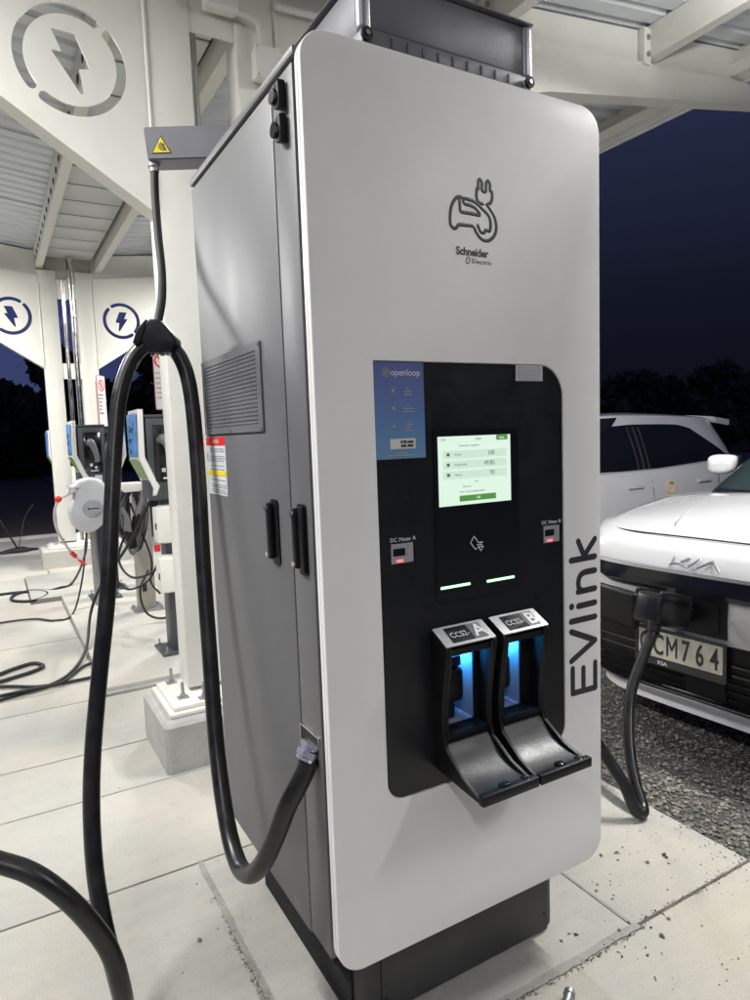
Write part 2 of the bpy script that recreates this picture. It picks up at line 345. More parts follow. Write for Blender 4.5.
def peb(): return random.choice([(.9, -.05), (.95, -.04), (.88, -.05), (1.02, -.06), (.98, .12), (1.0, .0), (.8, -.09), (.88, -.1), (1.15, .22), (.62, -.11), (-.12, .60), (.83, -.03), (1.22, .12), (.93, -.07), (.7, .05), (.72, .06)]) + (0,)
def peb2():
    a = peb(); return (a[0] + random.gauss(0, .03), a[1] + random.gauss(0, .03), 0)
single('scattered_pebbles', stones(42, peb2, .003, .011, 'peb'), M_grit, 'few dark pebbles scattered on the slab before the charger', 'pebbles', kind='stuff')
single('metal_stub', joinm([cyl((.50, -.15, .016), (.85, .53, .0), .012, .085), cyl((.572, -.105, .016), (.85, .53, 0), .0145, .012)]), M_steel, 'short steel bolt lying on the slab by the joint', 'bolt')
# ------------------------------------------------------------------ canopy
can = thing('canopy', (.43, 1.9, .26), 'cream painted steel canopy with butterfly roof over the chargers', 'canopy')
BOLT = [(-.067, .107), (.020, .106), (.071, -.019), (.029, -.026), (.042, -.115), (.028, -.124), (-.072, .026), (-.034, .028)]
def ringarc(cx, cz, ro, ri, a0, a1, n=26):
    out = []; rm = (ro + ri) / 2; rh = (ro - ri) / 2
    for i in range(n + 1): a = math.radians(a0 + (a1 - a0) * i / n); out.append((cx + ro * math.cos(a), cz + ro * math.sin(a)))
    ca = math.radians(a1); ex, ez = cx + rm * math.cos(ca), cz + rm * math.sin(ca)
    for i in range(1, 6): a = ca + math.pi * i / 6; out.append((ex + rh * math.cos(a), ez + rh * math.sin(a)))
    for i in range(n + 1): a = math.radians(a1 + (a0 - a1) * i / n); out.append((cx + ri * math.cos(a), cz + ri * math.sin(a)))
    ca = math.radians(a0); ex, ez = cx + rm * math.cos(ca), cz + rm * math.sin(ca)
    for i in range(1, 6): a = ca + math.pi + math.pi * i / 6; out.append((ex + rh * math.cos(a), ez + rh * math.sin(a)))
    return out
def soffit(x):                                     # underside of the roof sheets
    return 3.66 + .118 * max(abs(x - .40) - .28, 0)
def frame(y, dx, zg, cz):
    xa, xb = .14 + dx, .725 + dx; xi, xj = .33 + dx, .535 + dx
    ys = y
    part('column', box(xa, xi, ys, ys + .15, .28, 3.44, .012), M_cream, can)
    part('column', box(xj, xb, ys, ys + .15, .28, 3.44, .012), M_cream, can)
    for z0, z1 in ((2.28, 2.46), (3.20, 3.42), (.28, .45), (1.05, 1.25)): part('cross_plate', box(xi - .001, xj + .001, ys + .012, ys + .024, z0 + zg - 2.41, z1 + zg - 2.41), M_cream, can)
    for z in (.6, 1.4, 2.0): pass
    cxm = (xa + xb) / 2
    for s in (-1, 1):
        X = lambda d: (xa - d) if s < 0 else (xb + d)
        c0 = X(.30); outer = [(X(0), zg), (X(1.35), zg + .885), (X(1.72), zg + .985), (X(4.15), zg + 1.385), (X(4.15), zg + 1.485), (X(1.75), zg + 1.25), (X(0), zg + 1.04)]
        ar = [ringarc(c0, cz, .212, .173, 60, 218), ringarc(c0, cz, .212, .173, -125, 42)] if s < 0 else [ringarc(c0, cz, .215, .175, -38, 120), ringarc(c0, cz, .215, .175, 138, 305)]
        bl = [(c0 + (bx if s < 0 else -bx), cz + bz) for bx, bz in BOLT]
        part('gusset', poly(outer, ar + [bl], .012, lambda a, b, c: (a, ys + .008 + c, b)), M_cream, can)
        # weld bead between plate and column
        bm = bmesh.new(); pts = [(X(.002), ys - .001, zg + .02 + i * .035) for i in range(28)]; addtube(bm, pts, [random.uniform(.005, .009) for _ in pts], 8); part('weld_bead', fin(bm, 60), M_cream, can)
        # bottom flange following the lower edge
        bm = bmesh.new()
        for (p, q) in ((0, 1), (1, 2), (2, 3)):
            A, B = outer[p], outer[q]; vs = []
            for (a, b) in (A, B):
                for yy in (ys - .004, ys + .11):
                    for dz in (0, -.012): vs.append(bm.verts.new((a, yy, b + dz)))
            a0, a1, a2, a3, b0, b1, b2, b3 = vs
            for f in ((a0, a1, b1, b0), (a2, b2, b3, a3), (a0, b0, b2, a2), (a1, a3, b3, b1), (a0, a2, a3, a1), (b0, b1, b3, b2)): bm.faces.new(f)
        part('flange', fin(bm, 0), M_cream, can)
        bm = bmesh.new(); A, B = outer[6], outer[4]
        # rafter box carrying the purlins above the arm
        vs = []
        for t in (0, 1):
            a = A[0] + (B[0] - A[0]) * t * .985
            for yy in (ys + .035, ys + .11):
                for zz in ((A[1] + (B[1] - A[1]) * t) - .01, soffit(a) - .02): vs.append(bm.verts.new((a, yy, zz)))
        a0, a1, a2, a3, b0, b1, b2, b3 = vs
        for f in ((a0, a1, b1, b0), (a2, b2, b3, a3), (a0, b0, b2, a2), (a1, a3, b3, b1), (a0, a2, a3, a1), (b0, b1, b3, b2)): bm.faces.new(f)
        part('rafter', fin(bm, 0), M_cream, can)
    part('base_plate', box(xa - .10, xb + .10, ys - .145, ys + .215, .242, .262, .003), M_cream, can)
    part('base_plate', box(xa - .12, xb + .12, ys - .165, ys + .235, .222, .241, .003), M_cream, can)
    for bx, by in ((xa - .035, ys - .045), (xa + .045, ys - .105), (xb - .045, ys - .105), (xb + .03, ys - .05), (xa - .035, ys + .18), (xb + .03, ys + .18)):
            bm = bmesh.new(); addbox(bm, bx - .024, bx + .024, by - .02, by + .02, .262, .267); hexbolt(bm, (bx, by, .267), (0, 0, 1), .014, .014); addtube(bm, [(bx, by, .28), (bx, by, .335)], .0075, 10); part('anchor_bolt', fin(bm, 30), M_steel, can)
YF = 7.5
frame(1.83, 0, 2.41, 2.958); frame(YF, -.08, 2.33, 2.90)
for (x0, x1, y0, y1, lab) in ((-.018, .90, 1.61, 2.09, 'square edged concrete footing block of the nearer canopy frame'), (-.14, .80, 7.26, 7.75, 'pale concrete footing block of the far canopy frame')):
    bm = bmesh.new(); addbox(bm, x0, x1, y0, y1, -.02, .22); es = [e for e in bm.edges if min(v.co.z for v in e.verts) > .2 or abs(e.verts[0].co.z - e.verts[1].co.z) > .1]
    bmesh.ops.bevel(bm, geom=es, offset=.016, segments=1, affect='EDGES')
    single('concrete_footing', fin(bm, 0), M_foot, lab, 'footing', 'concrete footings under the canopy')
# purlins: lipped channels along y
RY0, RY1 = -3.2, 7.66
def purlin(x, h=.20, w=.07, y0=RY0, y1=RY1, label=None):
    z1 = min(soffit(x), soffit(x + w)) - .004; z0 = z1 - h
    bm = bmesh.new(); addbox(bm, x, x + .006, y0, y1, z0, z1); addbox(bm, x + .0065, x + w, y0, y1, z0, z0 + .006); addbox(bm, x + .0065, x + w, y0, y1, z1 - .006, z1); addbox(bm, x + w + .0005, x + w + .006, y0, y1, z0, z0 + .03)
    return part('purlin', fin(bm, 0), M_cream, can, label)
for x in (-4.1, -2.75, -1.4, .045, .675, 2.0, 3.32): purlin(x)
# cleats with two bolts at the near frame
for x in (3.32, 2.0, -1.4):
    z = soffit(x); part('cleat', box(x - .066, x - .0015, 1.812, 1.864, z - .25, z - .03, .002), M_cream, can)
    for dz in (-.09, -.19): part('cleat_bolt', cyl((x - .032, 1.812, z + dz), (0, -1, 0), .017, .010, 6), M_steel, can)
# fascia channel with bright lip at the outer roof edges
for s, x in ((1, 4.36), (-1, -4.30)):
    z = soffit(x); bm = bmesh.new()
    addbox(bm, x, x + .012, RY0, RY1 + .05, z - .22, z + .02); addbox(bm, x - s * .12 + (0 if s > 0 else .0125), x + (-.0005 if s > 0 else .13), RY0, RY1 + .05, z - .222, z - .214); addbox(bm, x - s * .122, x - s * .122 + .006, RY0, RY1 + .05, z - .222, z - .14)
    fo = part('fascia', fin(bm, 0), M_cream, can)
    part('fascia_lip', box(x + (.013 if s > 0 else -.047), x + (.047 if s > 0 else -.001), RY0, RY1 + .06, z - .235, z - .223), M_edgew, fo)
# corrugated sheets, one piece per lap
def roofsheet(xa, xb, y0, wdt, lap):
    pitch = wdt / 5; prof = []
    for i in range(5):
        b = i * pitch; prof += [(b, 0), (b + pitch * .62, 0), (b + pitch * .74, .028), (b + pitch * .88, .028)]
    prof.append((wdt, 0)); vs = []; fs = []
    xs = [xa, xb]
    for t in (0, .004):
        for x in xs:
            for (yy, zz) in prof: vs.append((x, y0 + yy, soffit(x) + zz + t + lap))
    n = len(prof)
    for i in range(n - 1):
        fs.append((i, i + 1, n + i + 1, n + i)); fs.append((2 * n + i, 3 * n + i, 3 * n + i + 1, 2 * n + i + 1))
        fs.append((i, 2 * n + i, 2 * n + i + 1, i + 1)); fs.append((n + i, n + i + 1, 3 * n + i + 1, 3 * n + i))
    fs += [(0, n, 3 * n, 2 * n), (n - 1, 3 * n - 1, 4 * n - 1, 2 * n - 1)]
    me = bpy.data.meshes.new('sheet'); me.from_pydata(vs, [], fs); return me
k = 0; y = RY0
while y < RY1 - .1:
    for xa, xb in ((-4.3, .118), (.682, 4.36)): part('roof_sheet', roofsheet(xa, xb, y, .775, .007 * (k % 2)), M_roof, can)
    y += .768; k += 1
# centre gutter soffit: separate trays with open joints, dark box above
y = RY0; k = 0
while y < RY1 - .2:
    part('gutter_tray', box(.150, .645, y + .013, y + .397, 3.572, 3.588, .003), M_gut, can); y += .41; k += 1
part('gutter', box(.1225, .674, RY0, RY1 - .01, 3.612, 3.70), M_dark, can, 'dark box gutter along the roof centre')
# row of perforated slots on the left centre purlin
bm = bmesh.new()
for i in range(44):
    yy = RY0 + .2 + i * .245; addbox(bm, .0385, .0445, yy, yy + .05, 3.51, 3.545)
part('purlin_slot', fin(bm, 0), M_dark, can, kind='stuff')
# end beam of the far frame across the roof
for xa, xb in ((-4.2, -.0), (.72, 4.3)):
    vs = [(x, yy, soffit(x) + dz) for x in (xa, xb) for yy in (7.62, 7.66) for dz in (-.25, -.01)]
    me = bpy.data.meshes.new('b'); me.from_pydata(vs, [], [(0, 1, 3, 2), (4, 6, 7, 5), (0, 4, 5, 1), (2, 3, 7, 6), (0, 2, 6, 4), (1, 5, 7, 3)]); part('end_beam', me, M_cream, can)
part('end_beam', box(-.0, .72, 7.585, 7.665, 3.36, 3.70, .003), M_cream, can)
# downpipes
for (x, y, top, r) in ((.375, 1.98, 3.58, .024), (.392, 7.36, 3.56, .03)):
    d = part('downpipe', cyl((x, y, .3), (0, 0, 1), r, top - .3, 20), M_chrome, can)
    if y > 5:
        part('pipe_socket', cyl((x + .0, y, 3.22), (0, 0, 1), r * 1.25, .34, 20), M_chrome, d); part('downpipe', cyl((.30, 7.34, .3), (0, 0, 1), .02, 3.0, 16), M_chrome, can)
# junction box and conduit on the near frame's right hand column
jb = part('junction_box', box(.600, .73, 1.762, 1.826, 3.035, 3.165, .006), M_wplas, can)
part('box_lid', box(.596, .734, 1.748, 1.761, 3.031, 3.169, .004), M_wplas, jb)
bm = bmesh.new()
for x, z in ((.607, 3.04), (.723, 3.04), (.607, 3.158), (.723, 3.158)): hexbolt(bm, (x, 1.748, z), (0, -1, 0), .004, .003)
part('lid_screw', fin(bm, 0), M_steel, jb)
part('conduit', tube([(.40, 1.79, 3.31), (.55, 1.79, 3.30), (.62, 1.79, 3.285), (.638, 1.79, 3.24), (.64, 1.79, 3.16)], .0125, 12), M_wplas, can)
part('conduit', tube([(.72, 1.80, 3.38), (1.0, 1.80, 3.40), (1.35, 1.80, 3.46)], .016, 12), M_wplas, can)
part('junction_box', box(.385, .53, 1.75, 1.826, 3.285, 3.345, .008), M_wplas, can)
# ------------------------------------------------------------------ light fittings under the roof
for i, (x, y, z, l, w) in enumerate(FITTINGS):
    lt = thing('light_fitting', (x, y, z), 'slim white strip light under the roof, ' + ('left' if x < 0 else 'right') + ' wing, ' + ['behind the camera', 'beside the charger', 'near the far frame'][i % 3], 'light', 'strip lights under the canopy')
    zt = soffit(x) - .002
    part('housing', box(x - .05, x + .05, y - l / 2, y + l / 2, z + .004, z + .04, .006), M_wplas, lt)
    for yy in (y - .45, y + .45): part('hanger_rod', cyl((x, yy, z + .04), (0, 0, 1), .005, zt - z - .04, 8), M_steel, lt)
    part('added_top_glow', box(x - .04, x + .04, y - l / 2 + .02, y + l / 2 - .02, z + .0405, z + .052, .004), M_lamp, lt)  # glowing top face, added to throw light up at the roof
    part('diffuser', box(x - .04, x + .04, y - l / 2 + .02, y + l / 2 - .02, z - .02, z + .003, .006), M_lamp, lt)
    L = bpy.data.lights.new('strip', 'AREA'); L.shape = 'RECTANGLE'; L.size = .09; L.size_y = l; L.energy = w * LAMP; L.color = (1, .99, .965)
    lo = link(bpy.data.objects.new('lamp', L)); lo.parent = lt; lo.location = (0, 0, -.024)
    L2 = L.copy(); L2.energy = w * LAMP * .35; lo = link(bpy.data.objects.new('added_uplight', L2)); lo.parent = lt; lo.location = (0, 0, .056); lo.rotation_euler = (math.pi, 0, 0)  # second lamp facing up, added to brighten the roof underside
# ------------------------------------------------------------------ THE CHARGER
ch = thing('charging_cabinet', (.4, .4, 0), 'tall grey fast charging cabinet with white front, lit screen and EVlink lettering', 'ev charger')
WX, DY, ZB, ZT = .807, .785, .255, 2.15
# front panel with window for the black fascia
fo = rrect(0, WX, .247, 2.198, [.062, .062, .062, .058], 12)
win = [(.137, 1.573)] + [(p[0], p[1]) for p in reversed(rrect(.137, .676, .606, 1.573, [.045, .05, .075, .0], 10)) if not (p[0] < .138 and p[1] > 1.57)]
part('front_panel', poly(fo, [win], .016, lambda a, b, c: (a, .008 + c, b), .003), M_white, ch)
part('panel_edge', poly(fo, [rrect(.006, WX - .006, .253, 2.192, [.056, .056, .056, .052], 12)], .010, lambda a, b, c: (a, .0215 + c, b)), M_edgew, ch)
# dark recess strip behind the panel
part('shadow_gap', poly(rrect(.014, WX - .014, .27, 2.165, .04, 6), [rrect(.145, .67, .615, 1.56, .03, 4)], .012, lambda a, b, c: (a, .0335 + c, b)), M_dark, ch)
# body shell
part('door', box(0, .018, .0415, .147, ZB + .01, ZT - .003, .002), M_side, ch, 'narrow front side door')
d2 = part('door', box(0, .018, .1535, DY, ZB, ZT - .006, .002), M_side, ch, 'wide rear side door with vent')
part('door_gap', box(.004, .02, .1465, .154, ZB, ZT), M_dark, ch)
part('side_panel', box(WX - .018, WX, .0415, DY, ZB, ZT - .002, .002), M_side, ch)
part('rear_panel', box(.0185, WX - .0185, DY - .02, DY, ZB, ZT - .002, .002), M_side, ch)
part('floor_panel', box(.019, WX - .019, .041, DY - .021, ZB + .005, ZB + .02), M_dark, ch)
part('roof_cap', box(-.003, WX + .003, .030, DY + .004, ZT + .004, ZT + .024, .004), M_side, ch)
part('roof_gap', box(.006, WX - .006, .0415, DY - .004, ZT - .012, ZT + .0035), M_dark, ch)
# plinth
part('plinth', box(.092, .722, .10, .74, 0.002, ZB + .003, .02, 3), M_plinth, ch)
part('plinth_panel', box(.155, .695, .096, .099, .012, ZB - .004), M_plinth, ch)
bm = bmesh.new()
for x, z in ((.165, .05), (.165, .2), (.683, .06), (.683, .19)): hexbolt(bm, (x, .096, z), (0, -1, 0), .004, .002)
part('plinth_screw', fin(bm, 0), M_dark, ch)
part('plinth_side', box(.086, .0915, .125, .72, .004, ZB - .006), mat('foam_black', (.006, .006, .006), 1., bump=.5, bs=90), ch, 'black gritty side of the plinth')
# gritty foam gasket under the side
bm = bmesh.new()
for i in range(60):
    y = .06 + i * .0115; addbox(bm, .012 + random.random() * .01, .05, y, y + .0125, ZB - .012 - random.random() * .016, ZB - .0015)
part('gasket', fin(bm, 0), mat('foam_black', (.006, .006, .006), 1.), ch, kind='stuff')
# vent grille on the side
v = part('vent_plate', poly(rrect(.285, .775, 1.437, 1.648, .004, 2), [rrect(.312, .752, 1.455, 1.628, .002, 2)], .004, lambda a, b, c: (-.003 + c, a, b)), M_side, d2)
bm = bmesh.new(); nr = 17
for i in range(nr): z = 1.455 + (i + .5) * .173 / nr; addbox(bm, -.0035, -.0005, .311, .753, z - .0026, z + .0026)
for j in range(38): yy = .317 + j * .0116; addbox(bm, -.0033, -.0008, yy - .0028, yy + .0028, 1.456, 1.627)
part('mesh_grille', fin(bm, 0), M_side, d2, kind='stuff'); part('vent_recess', box(-.0004, .004, .311, .753, 1.4555, 1.6275), M_dark, d2)
bm = bmesh.new()
for y, z in ((.293, 1.641), (.293, 1.444), (.53, 1.641), (.53, 1.444), (.767, 1.641)): hexbolt(bm, (-.0055, y, z), (-1, 0, 0), .0045, .002)
part('screw', fin(bm, 0), M_steel, d2)
# warning label
wl = part('warning_label', box(-.002, -.0002, .598, .778, 1.262, 1.428), mat('label_white', (.66, .68, .72), .4), d2)
part('label_header', box(-.0028, -.0021, .598, .778, 1.405, 1.428), M_red, wl); part('label_band', box(-.0028, -.0021, .598, .778, 1.318, 1.332), M_yel, wl)
part('label_text', text('DANGER', .015, lambda a, b, c: (-.0032 - c, .715 - a, 1.411 + b), th=.0002), M_txtw, wl)
bm = bmesh.new()
for z, n in ((1.396, 2), (1.375, 2), (1.362, 1), (1.348, 1), (1.338, 1), (1.307, 1), (1.293, 2), (1.278, 2)):
    for q in range(n):
        y = .745
        while y > .615: l = random.uniform(.008, .022); addbox(bm, -.0027, -.0021, y - l, y, z - q * .0065 - .0035, z - q * .0065); y -= l + .004
addtube(bm, [(-.0026, .765 + .008 * math.cos(a * .63), 1.372 + .012 * math.sin(a * .63)) for a in range(11)], .0012, 6)
part('label_text', fin(bm, 0), M_txtg, wl, kind='stuff')
# handles with key barrels
for (y, par) in ((.245, d2), (.088, ch)):
    h = part('handle_recess', poly(rrect(y - .022, y + .022, 1.124, 1.278, .010, 4), [], .004, lambda a, b, c: (-.002 + c, a, b)), M_blk, par)
    b_ = [box(-.019, -.006, y + .004, y + .021, 1.138, 1.270, .005), box(-.012, -.004, y - .020, y + .003, 1.130, 1.274, .003)]
    bar = joinm(b_)
    if par is ch: hh = part('handle', bar, M_blk, h)
    else: h['label'] = 'black lever handle of the wide door'; part('lever', box(-.0195, -.0045, y + .0, y + .020, 1.137, 1.271, .006), M_blk, par)
    for zz in (1.258, 1.150): part('key_barrel', cyl((-.0195, y + .011, zz), (-1, 0, 0), .006, .004), M_chrome, par if par is d2 else h)
# swing latches at the top of the narrow door
for z in (2.098, 2.034):
    b0 = part('latch', poly([(.070 + .042 * math.sin(a) if a < 3.15 else .070, z + .027 * math.cos(a)) for a in [i * .2094 for i in range(16)]], [], .018, lambda a, b, c: (-.010 + c, a, b), .004), M_blk, ch)
    part('latch_knob', cyl((-.0195, .090, z), (-1, 0, 0), .015, .006, 18), M_gloss, b0)
# cable gland opening
op = part('cable_opening', box(-.0008, .006, .052, .147, .708, .772), M_dark, ch)
part('opening_trim', poly(rrect(.050, .149, .706, .774, .003, 2), [rrect(.053, .146, .709, .771, .002, 2)], .004, lambda a, b, c: (-.002 + c, a, b)), M_chrome, op)
part('scratched_letter', text('A', .042, lambda a, b, c: (-.0004 - c, .118 - a, .508 + b), th=.0003, bold=-.0012), M_txtg, ch, 'faint letter A marked on the side')
part('scratched_letter', text('H', .042, lambda a, b, c: (-.0004 - c, .245 - a, .268 + b), th=.0003, bold=-.0012), M_txtg, d2)
bm = bmesh.new(); g0 = Vector((-.001, .088, .748)); gd = Vector((-.5, -.03, -.86)).normalized()
for a, b, r, n in ((0, .010, .026, 6), (.011, .016, .021, 16), (.017, .030, .027, 6), (.031, .038, .0235, 16)): addtube(bm, [g0 + gd * a, g0 + gd * b], r, n)
gl = part('cable_gland', fin(bm, 30), mat('nickel', (.80, .80, .78), .24, .8), ch)
# black fascia with two cavities
CA, CB = (.280, .382), (.425, .527); CZ = (.742, .925)
bz = [(a, b) for a, b in rrect(.139, .674, .608, 1.571, [.043, .048, .073, .0], 10)]
part('fascia_panel', poly(bz, [rrect(CA[0], CA[1], CZ[0], CZ[1], .004, 3), rrect(CB[0], CB[1], CZ[0], CZ[1], .004, 3), rrect(.166, .227, 1.136, 1.184, .002, 2), rrect(.609, .667, 1.133, 1.180, .002, 2)], .006, lambda a, b, c: (a, .006 + c, b)), M_bezel, ch)
cavm = mat('cavity_plastic', (.30, .32, .36), .5)
for (x0, x1) in (CA, CB):
    cv = part('connector_bay', joinm([box(x0 - .004, x0 - .0005, .0095, .16, CZ[0] - .004, CZ[1] + .004), box(x1 + .0005, x1 + .004, .0095, .16, CZ[0] - .004, CZ[1] + .004), box(x0, x1, .0095, .16, CZ[1] + .0005, CZ[1] + .004), box(x0, x1, .0095, .16, CZ[0] - .004, CZ[0] - .0005), box(x0 - .004, x1 + .004, .1605, .164, CZ[0] - .004, CZ[1] + .004)]), cavm, ch)
    part('bay_light', box(x0 + .01, x1 - .01, .05, .065, CZ[1] - .0045, CZ[1] - .001), M_bled, cv)
    PL = bpy.data.lights.new('bay', 'AREA'); PL.shape = 'RECTANGLE'; PL.size = .07; PL.size_y = .03; PL.energy = 2.4; PL.color = (.04, .36, 1)
    lo = link(bpy.data.objects.new('bay_lamp', PL)); lo.parent = ch; lo.location = Vector(((x0 + x1) / 2, .06, CZ[1] - .008)) - Vector(ch.location)
    rc = part('parking_socket', joinm([box(x0 + .012, x0 + .086, .014, .12, CZ[0] + .040, CZ[1] - .056, .016, 3), box(x0 + .010, x0 + .080, .02, .13, CZ[1] - .056, CZ[1] - .030, .005), box(x0 + .018, x0 + .060, .02, .09, CZ[0] + .004, CZ[0] + .045, .008)]), M_blk, cv)
    part('pin', joinm([cyl((x0 + .030, .03, CZ[1] - .047), (0, -1, 0), .006, .008, 12), cyl((x0 + .048, .03, CZ[1] - .043), (0, -1, 0), .006, .008, 12)]), M_chrome, cv)
# holsters: housing, label plate, curved tray
def holster(x0, x1, letter, cav, flare=0.0):
    h = part('holster', None or poly([(0, 0), (1, 0), (1, 1)], [], .001, lambda a, b, c: (0, 0, 0)), M_blk, ch) if False else None
    # side cheeks: outline in (y, z)
    ch_out = [(.003, .976), (-.055, .947), (-.059, .938), (-.044, .86), (-.035, .79), (-.036, .74), (-.045, .712), (-.10, .672), (-.140, .656), (-.158, .652), (-.160, .642), (-.05, .650), (.003, .655)]
    L_ = poly(ch_out, [], .010, lambda a, b, c: (x0 + .005 + c, a, b), .0015)
    R__ = poly(ch_out, [], .010, lambda a, b, c: (x1 - .005 + c + max(0, (-a - .05)) * flare, a, b), .0015)
    bm = bmesh.new()
    # front frame (follows the bowed front edge), opening between
    prof = [(-.058, .945), (-.052, .90), (-.044, .86), (-.038, .82), (-.035, .79), (-.0355, .755), (-.038, .735)]
    for (xa, xb) in ((x0 + .010, x0 + .017), (x1 - .017, x1 - .010)):
        for (p, q) in zip(prof, prof[1:]):
            vs = [bm.verts.new((x, yy + d, zz)) for x in (xa, xb) for (yy, zz) in (p, q) for d in (0, .012)]
            for f in ((0, 1, 3, 2), (4, 6, 7, 5), (0, 4, 5, 1), (2, 3, 7, 6), (0, 2, 6, 4), (1, 5, 7, 3)): bm.faces.new([vs[i] for i in f])
    addbox(bm, x0 + .0101, x1 - .0101, -.052, -.002, .926, .940)     # head under the label
    fr = fin(bm, 30)
    # inner sill below the opening
    sill = box(x0 + .0105, x1 - .0105, -.036, -.001, .722, .741, .002)
    h = part('holster', joinm([L_, R__, fr, sill]), M_blk, ch, 'black moulded connector holster marked ' + letter)
    # curved tray
    cur = [(-.001, .738), (-.030, .722), (-.050, .700), (-.075, .678), (-.105, .662), (-.140, .653), (-.157, .652)]
    bm = bmesh.new(); rows = []; nn = 9
    for (yy, zz) in catmull([(0, a, b) for a, b in cur], 3) and [(p.y, p.z) for p in catmull([(0, a, b) for a, b in cur], 3)]:
        ex = max(0, (-yy - .05)) * flare
        rows.append(([bm.verts.new((x0 + .0102 + (x1 - x0 - .0204 + ex) * i / nn, yy, zz)) for i in range(nn + 1)], [bm.verts.new((x0 + .0102 + (x1 - x0 - .0204 + ex) * i / nn, yy + .002, zz - .010)) for i in range(nn + 1)]))
    for (a, b), (c, d) in zip(rows, rows[1:]):
        for i in range(nn): bm.faces.new((a[i], a[i + 1], c[i + 1], c[i])); bm.faces.new((b[i], d[i], d[i + 1], b[i + 1]))
        bm.faces.new((a[0], c[0], d[0], b[0])); bm.faces.new((a[nn], b[nn], d[nn], c[nn]))
    for (a, b) in (rows[0], rows[-1]):
        for i in range(nn): bm.faces.new((a[i], b[i], b[i + 1], a[i + 1]))
    tr = part('tray', fin(bm, 60), mat('tray_plastic', (.016, .016, .018), .36, spec=.4, bump=.08, bs=240, var=.35, vs=14), h)
    part('tray_lip', box(x0 - .001, x1 + .014, -.176, -.1585, .640, .663, .003), M_blk, h)
    part('tray_clip', joinm([box((x0 + x1) / 2 - .012, (x0 + x1) / 2 + .012, -.168, -.150, .655, .668, .004), box(x1 - .022, x1 - .004, -.170, -.152, .656, .664, .003)]), M_gloss, h)
    # sloping label plate
    t = Vector((0, -.058, -.030)).normalized(); n = Vector((0, -t.z, t.y)); n = n if n.z > 0 else -n; O = Vector((x0, .001, .9775))
    mp_ = lambda a, b, c=0: tuple(O + Vector((1, 0, 0)) * a + (-t) * (b - .0655) * 1 * 1 * 1 * 1 + n * c) if False else tuple(O + Vector((1, 0, 0)) * a + t * (.0655 - b) + n * c)
    lp = part('label_plate', poly(rrect(.001, x1 - x0 - .001, .002, .064, .003, 3), [], .003, lambda a, b, c: mp_(a, b, .0015 + c)), M_silver, h)
    w = x1 - x0
    part('plate_print', poly(rrect(.026, w * .62, .010, .057, .001, 2), [], .0005, lambda a, b, c: mp_(a, b, .0036 + c)), M_gloss, h)
    part('plate_print', poly(rrect(w * .62, w - .018, .010, .057, .001, 2), [], .0005, lambda a, b, c: mp_(a, b, .0037 + c)), mat('plate_grey', (.10, .10, .11), .5), h)
    part('plate_text', text('CCS2-', .0225, lambda a, b, c: mp_(a, b, .0046 + c), .030, .024, .0002, sx=.88), M_txtw, h)
    part('plate_text', text(letter, .052, lambda a, b, c: mp_(a, b, .0047 + c), w * .66, .016, .0002, bold=.001), M_edgew, h)
holster(.262, .404, 'A', CA, .12); holster(.424, .566, 'B', CB, .16)
# display
sc = part('screen_bezel', poly(rrect(.282, .528, 1.035, 1.424, .003, 3), [rrect(.294, .505, 1.252, 1.410, .001, 2)], .002, lambda a, b, c: (a, .002 + c, b)), M_gloss, ch)
sd = part('screen', box(.2945, .5045, .0020, .0034, 1.2525, 1.4095), M_scr, ch)
f1 = front(.0018)
def srow(x0, x1, z0, z1, m, y=.0019, name='screen_row'): part(name, box(x0, x1, y - .0004, y, z0, z1), m, sd)
srow(.295, .504, 1.3965, 1.3972, M_scrr)
srow(.462, .496, 1.3975, 1.4093, M_scrg, name='screen_button'); srow(.352, .458, 1.2605, 1.2740, M_scrg, name='screen_button')
for z in (1.365, 1.342, 1.319): srow(.308, .492, z - .006, z + .012, M_scrr)
tx = []
for s_, x, z, sz in (('100', .456, 1.364, .0145), ('49.85', .456, 1.341, .0145), ('92', .456, 1.318, .0145)): tx.append(text(s_, sz, lambda a, b, c: (a, .0012 - c, b), x, z, .0002, 'RIGHT'))
for s_, x, z, sz in (('< Back', .299, 1.4005, .0065), ('English', .400, 1.4005, .0065), ('Transaction in progress', .352, 1.386, .0062), ('% State', .340, 1.366, .006), ('Energy (kWh)', .340, 1.343, .006), ('Minutes', .340, 1.320, .006), ('Total', .395, 1.303, .005), ('Please wait', .362, 1.293, .005), ('Press to stop charging session', .352, 1.281, .006)): tx.append(text(s_, sz, lambda a, b, c: (a, .0012 - c, b), x, z, .0002))
for z in (1.366, 1.343, 1.320): tx.append(box(.318, .326, .0008, .0013, z - .001, z + .006))
part('screen_text', joinm(tx), M_scrt, sd)
part('screen_text', joinm([text('OK', .008, lambda a, b, c: (a, .0010 - c, b), .400, 1.2645, .0002), text('Apply', .0065, lambda a, b, c: (a, .0010 - c, b), .470, 1.401, .0002)]), M_scr, sd)
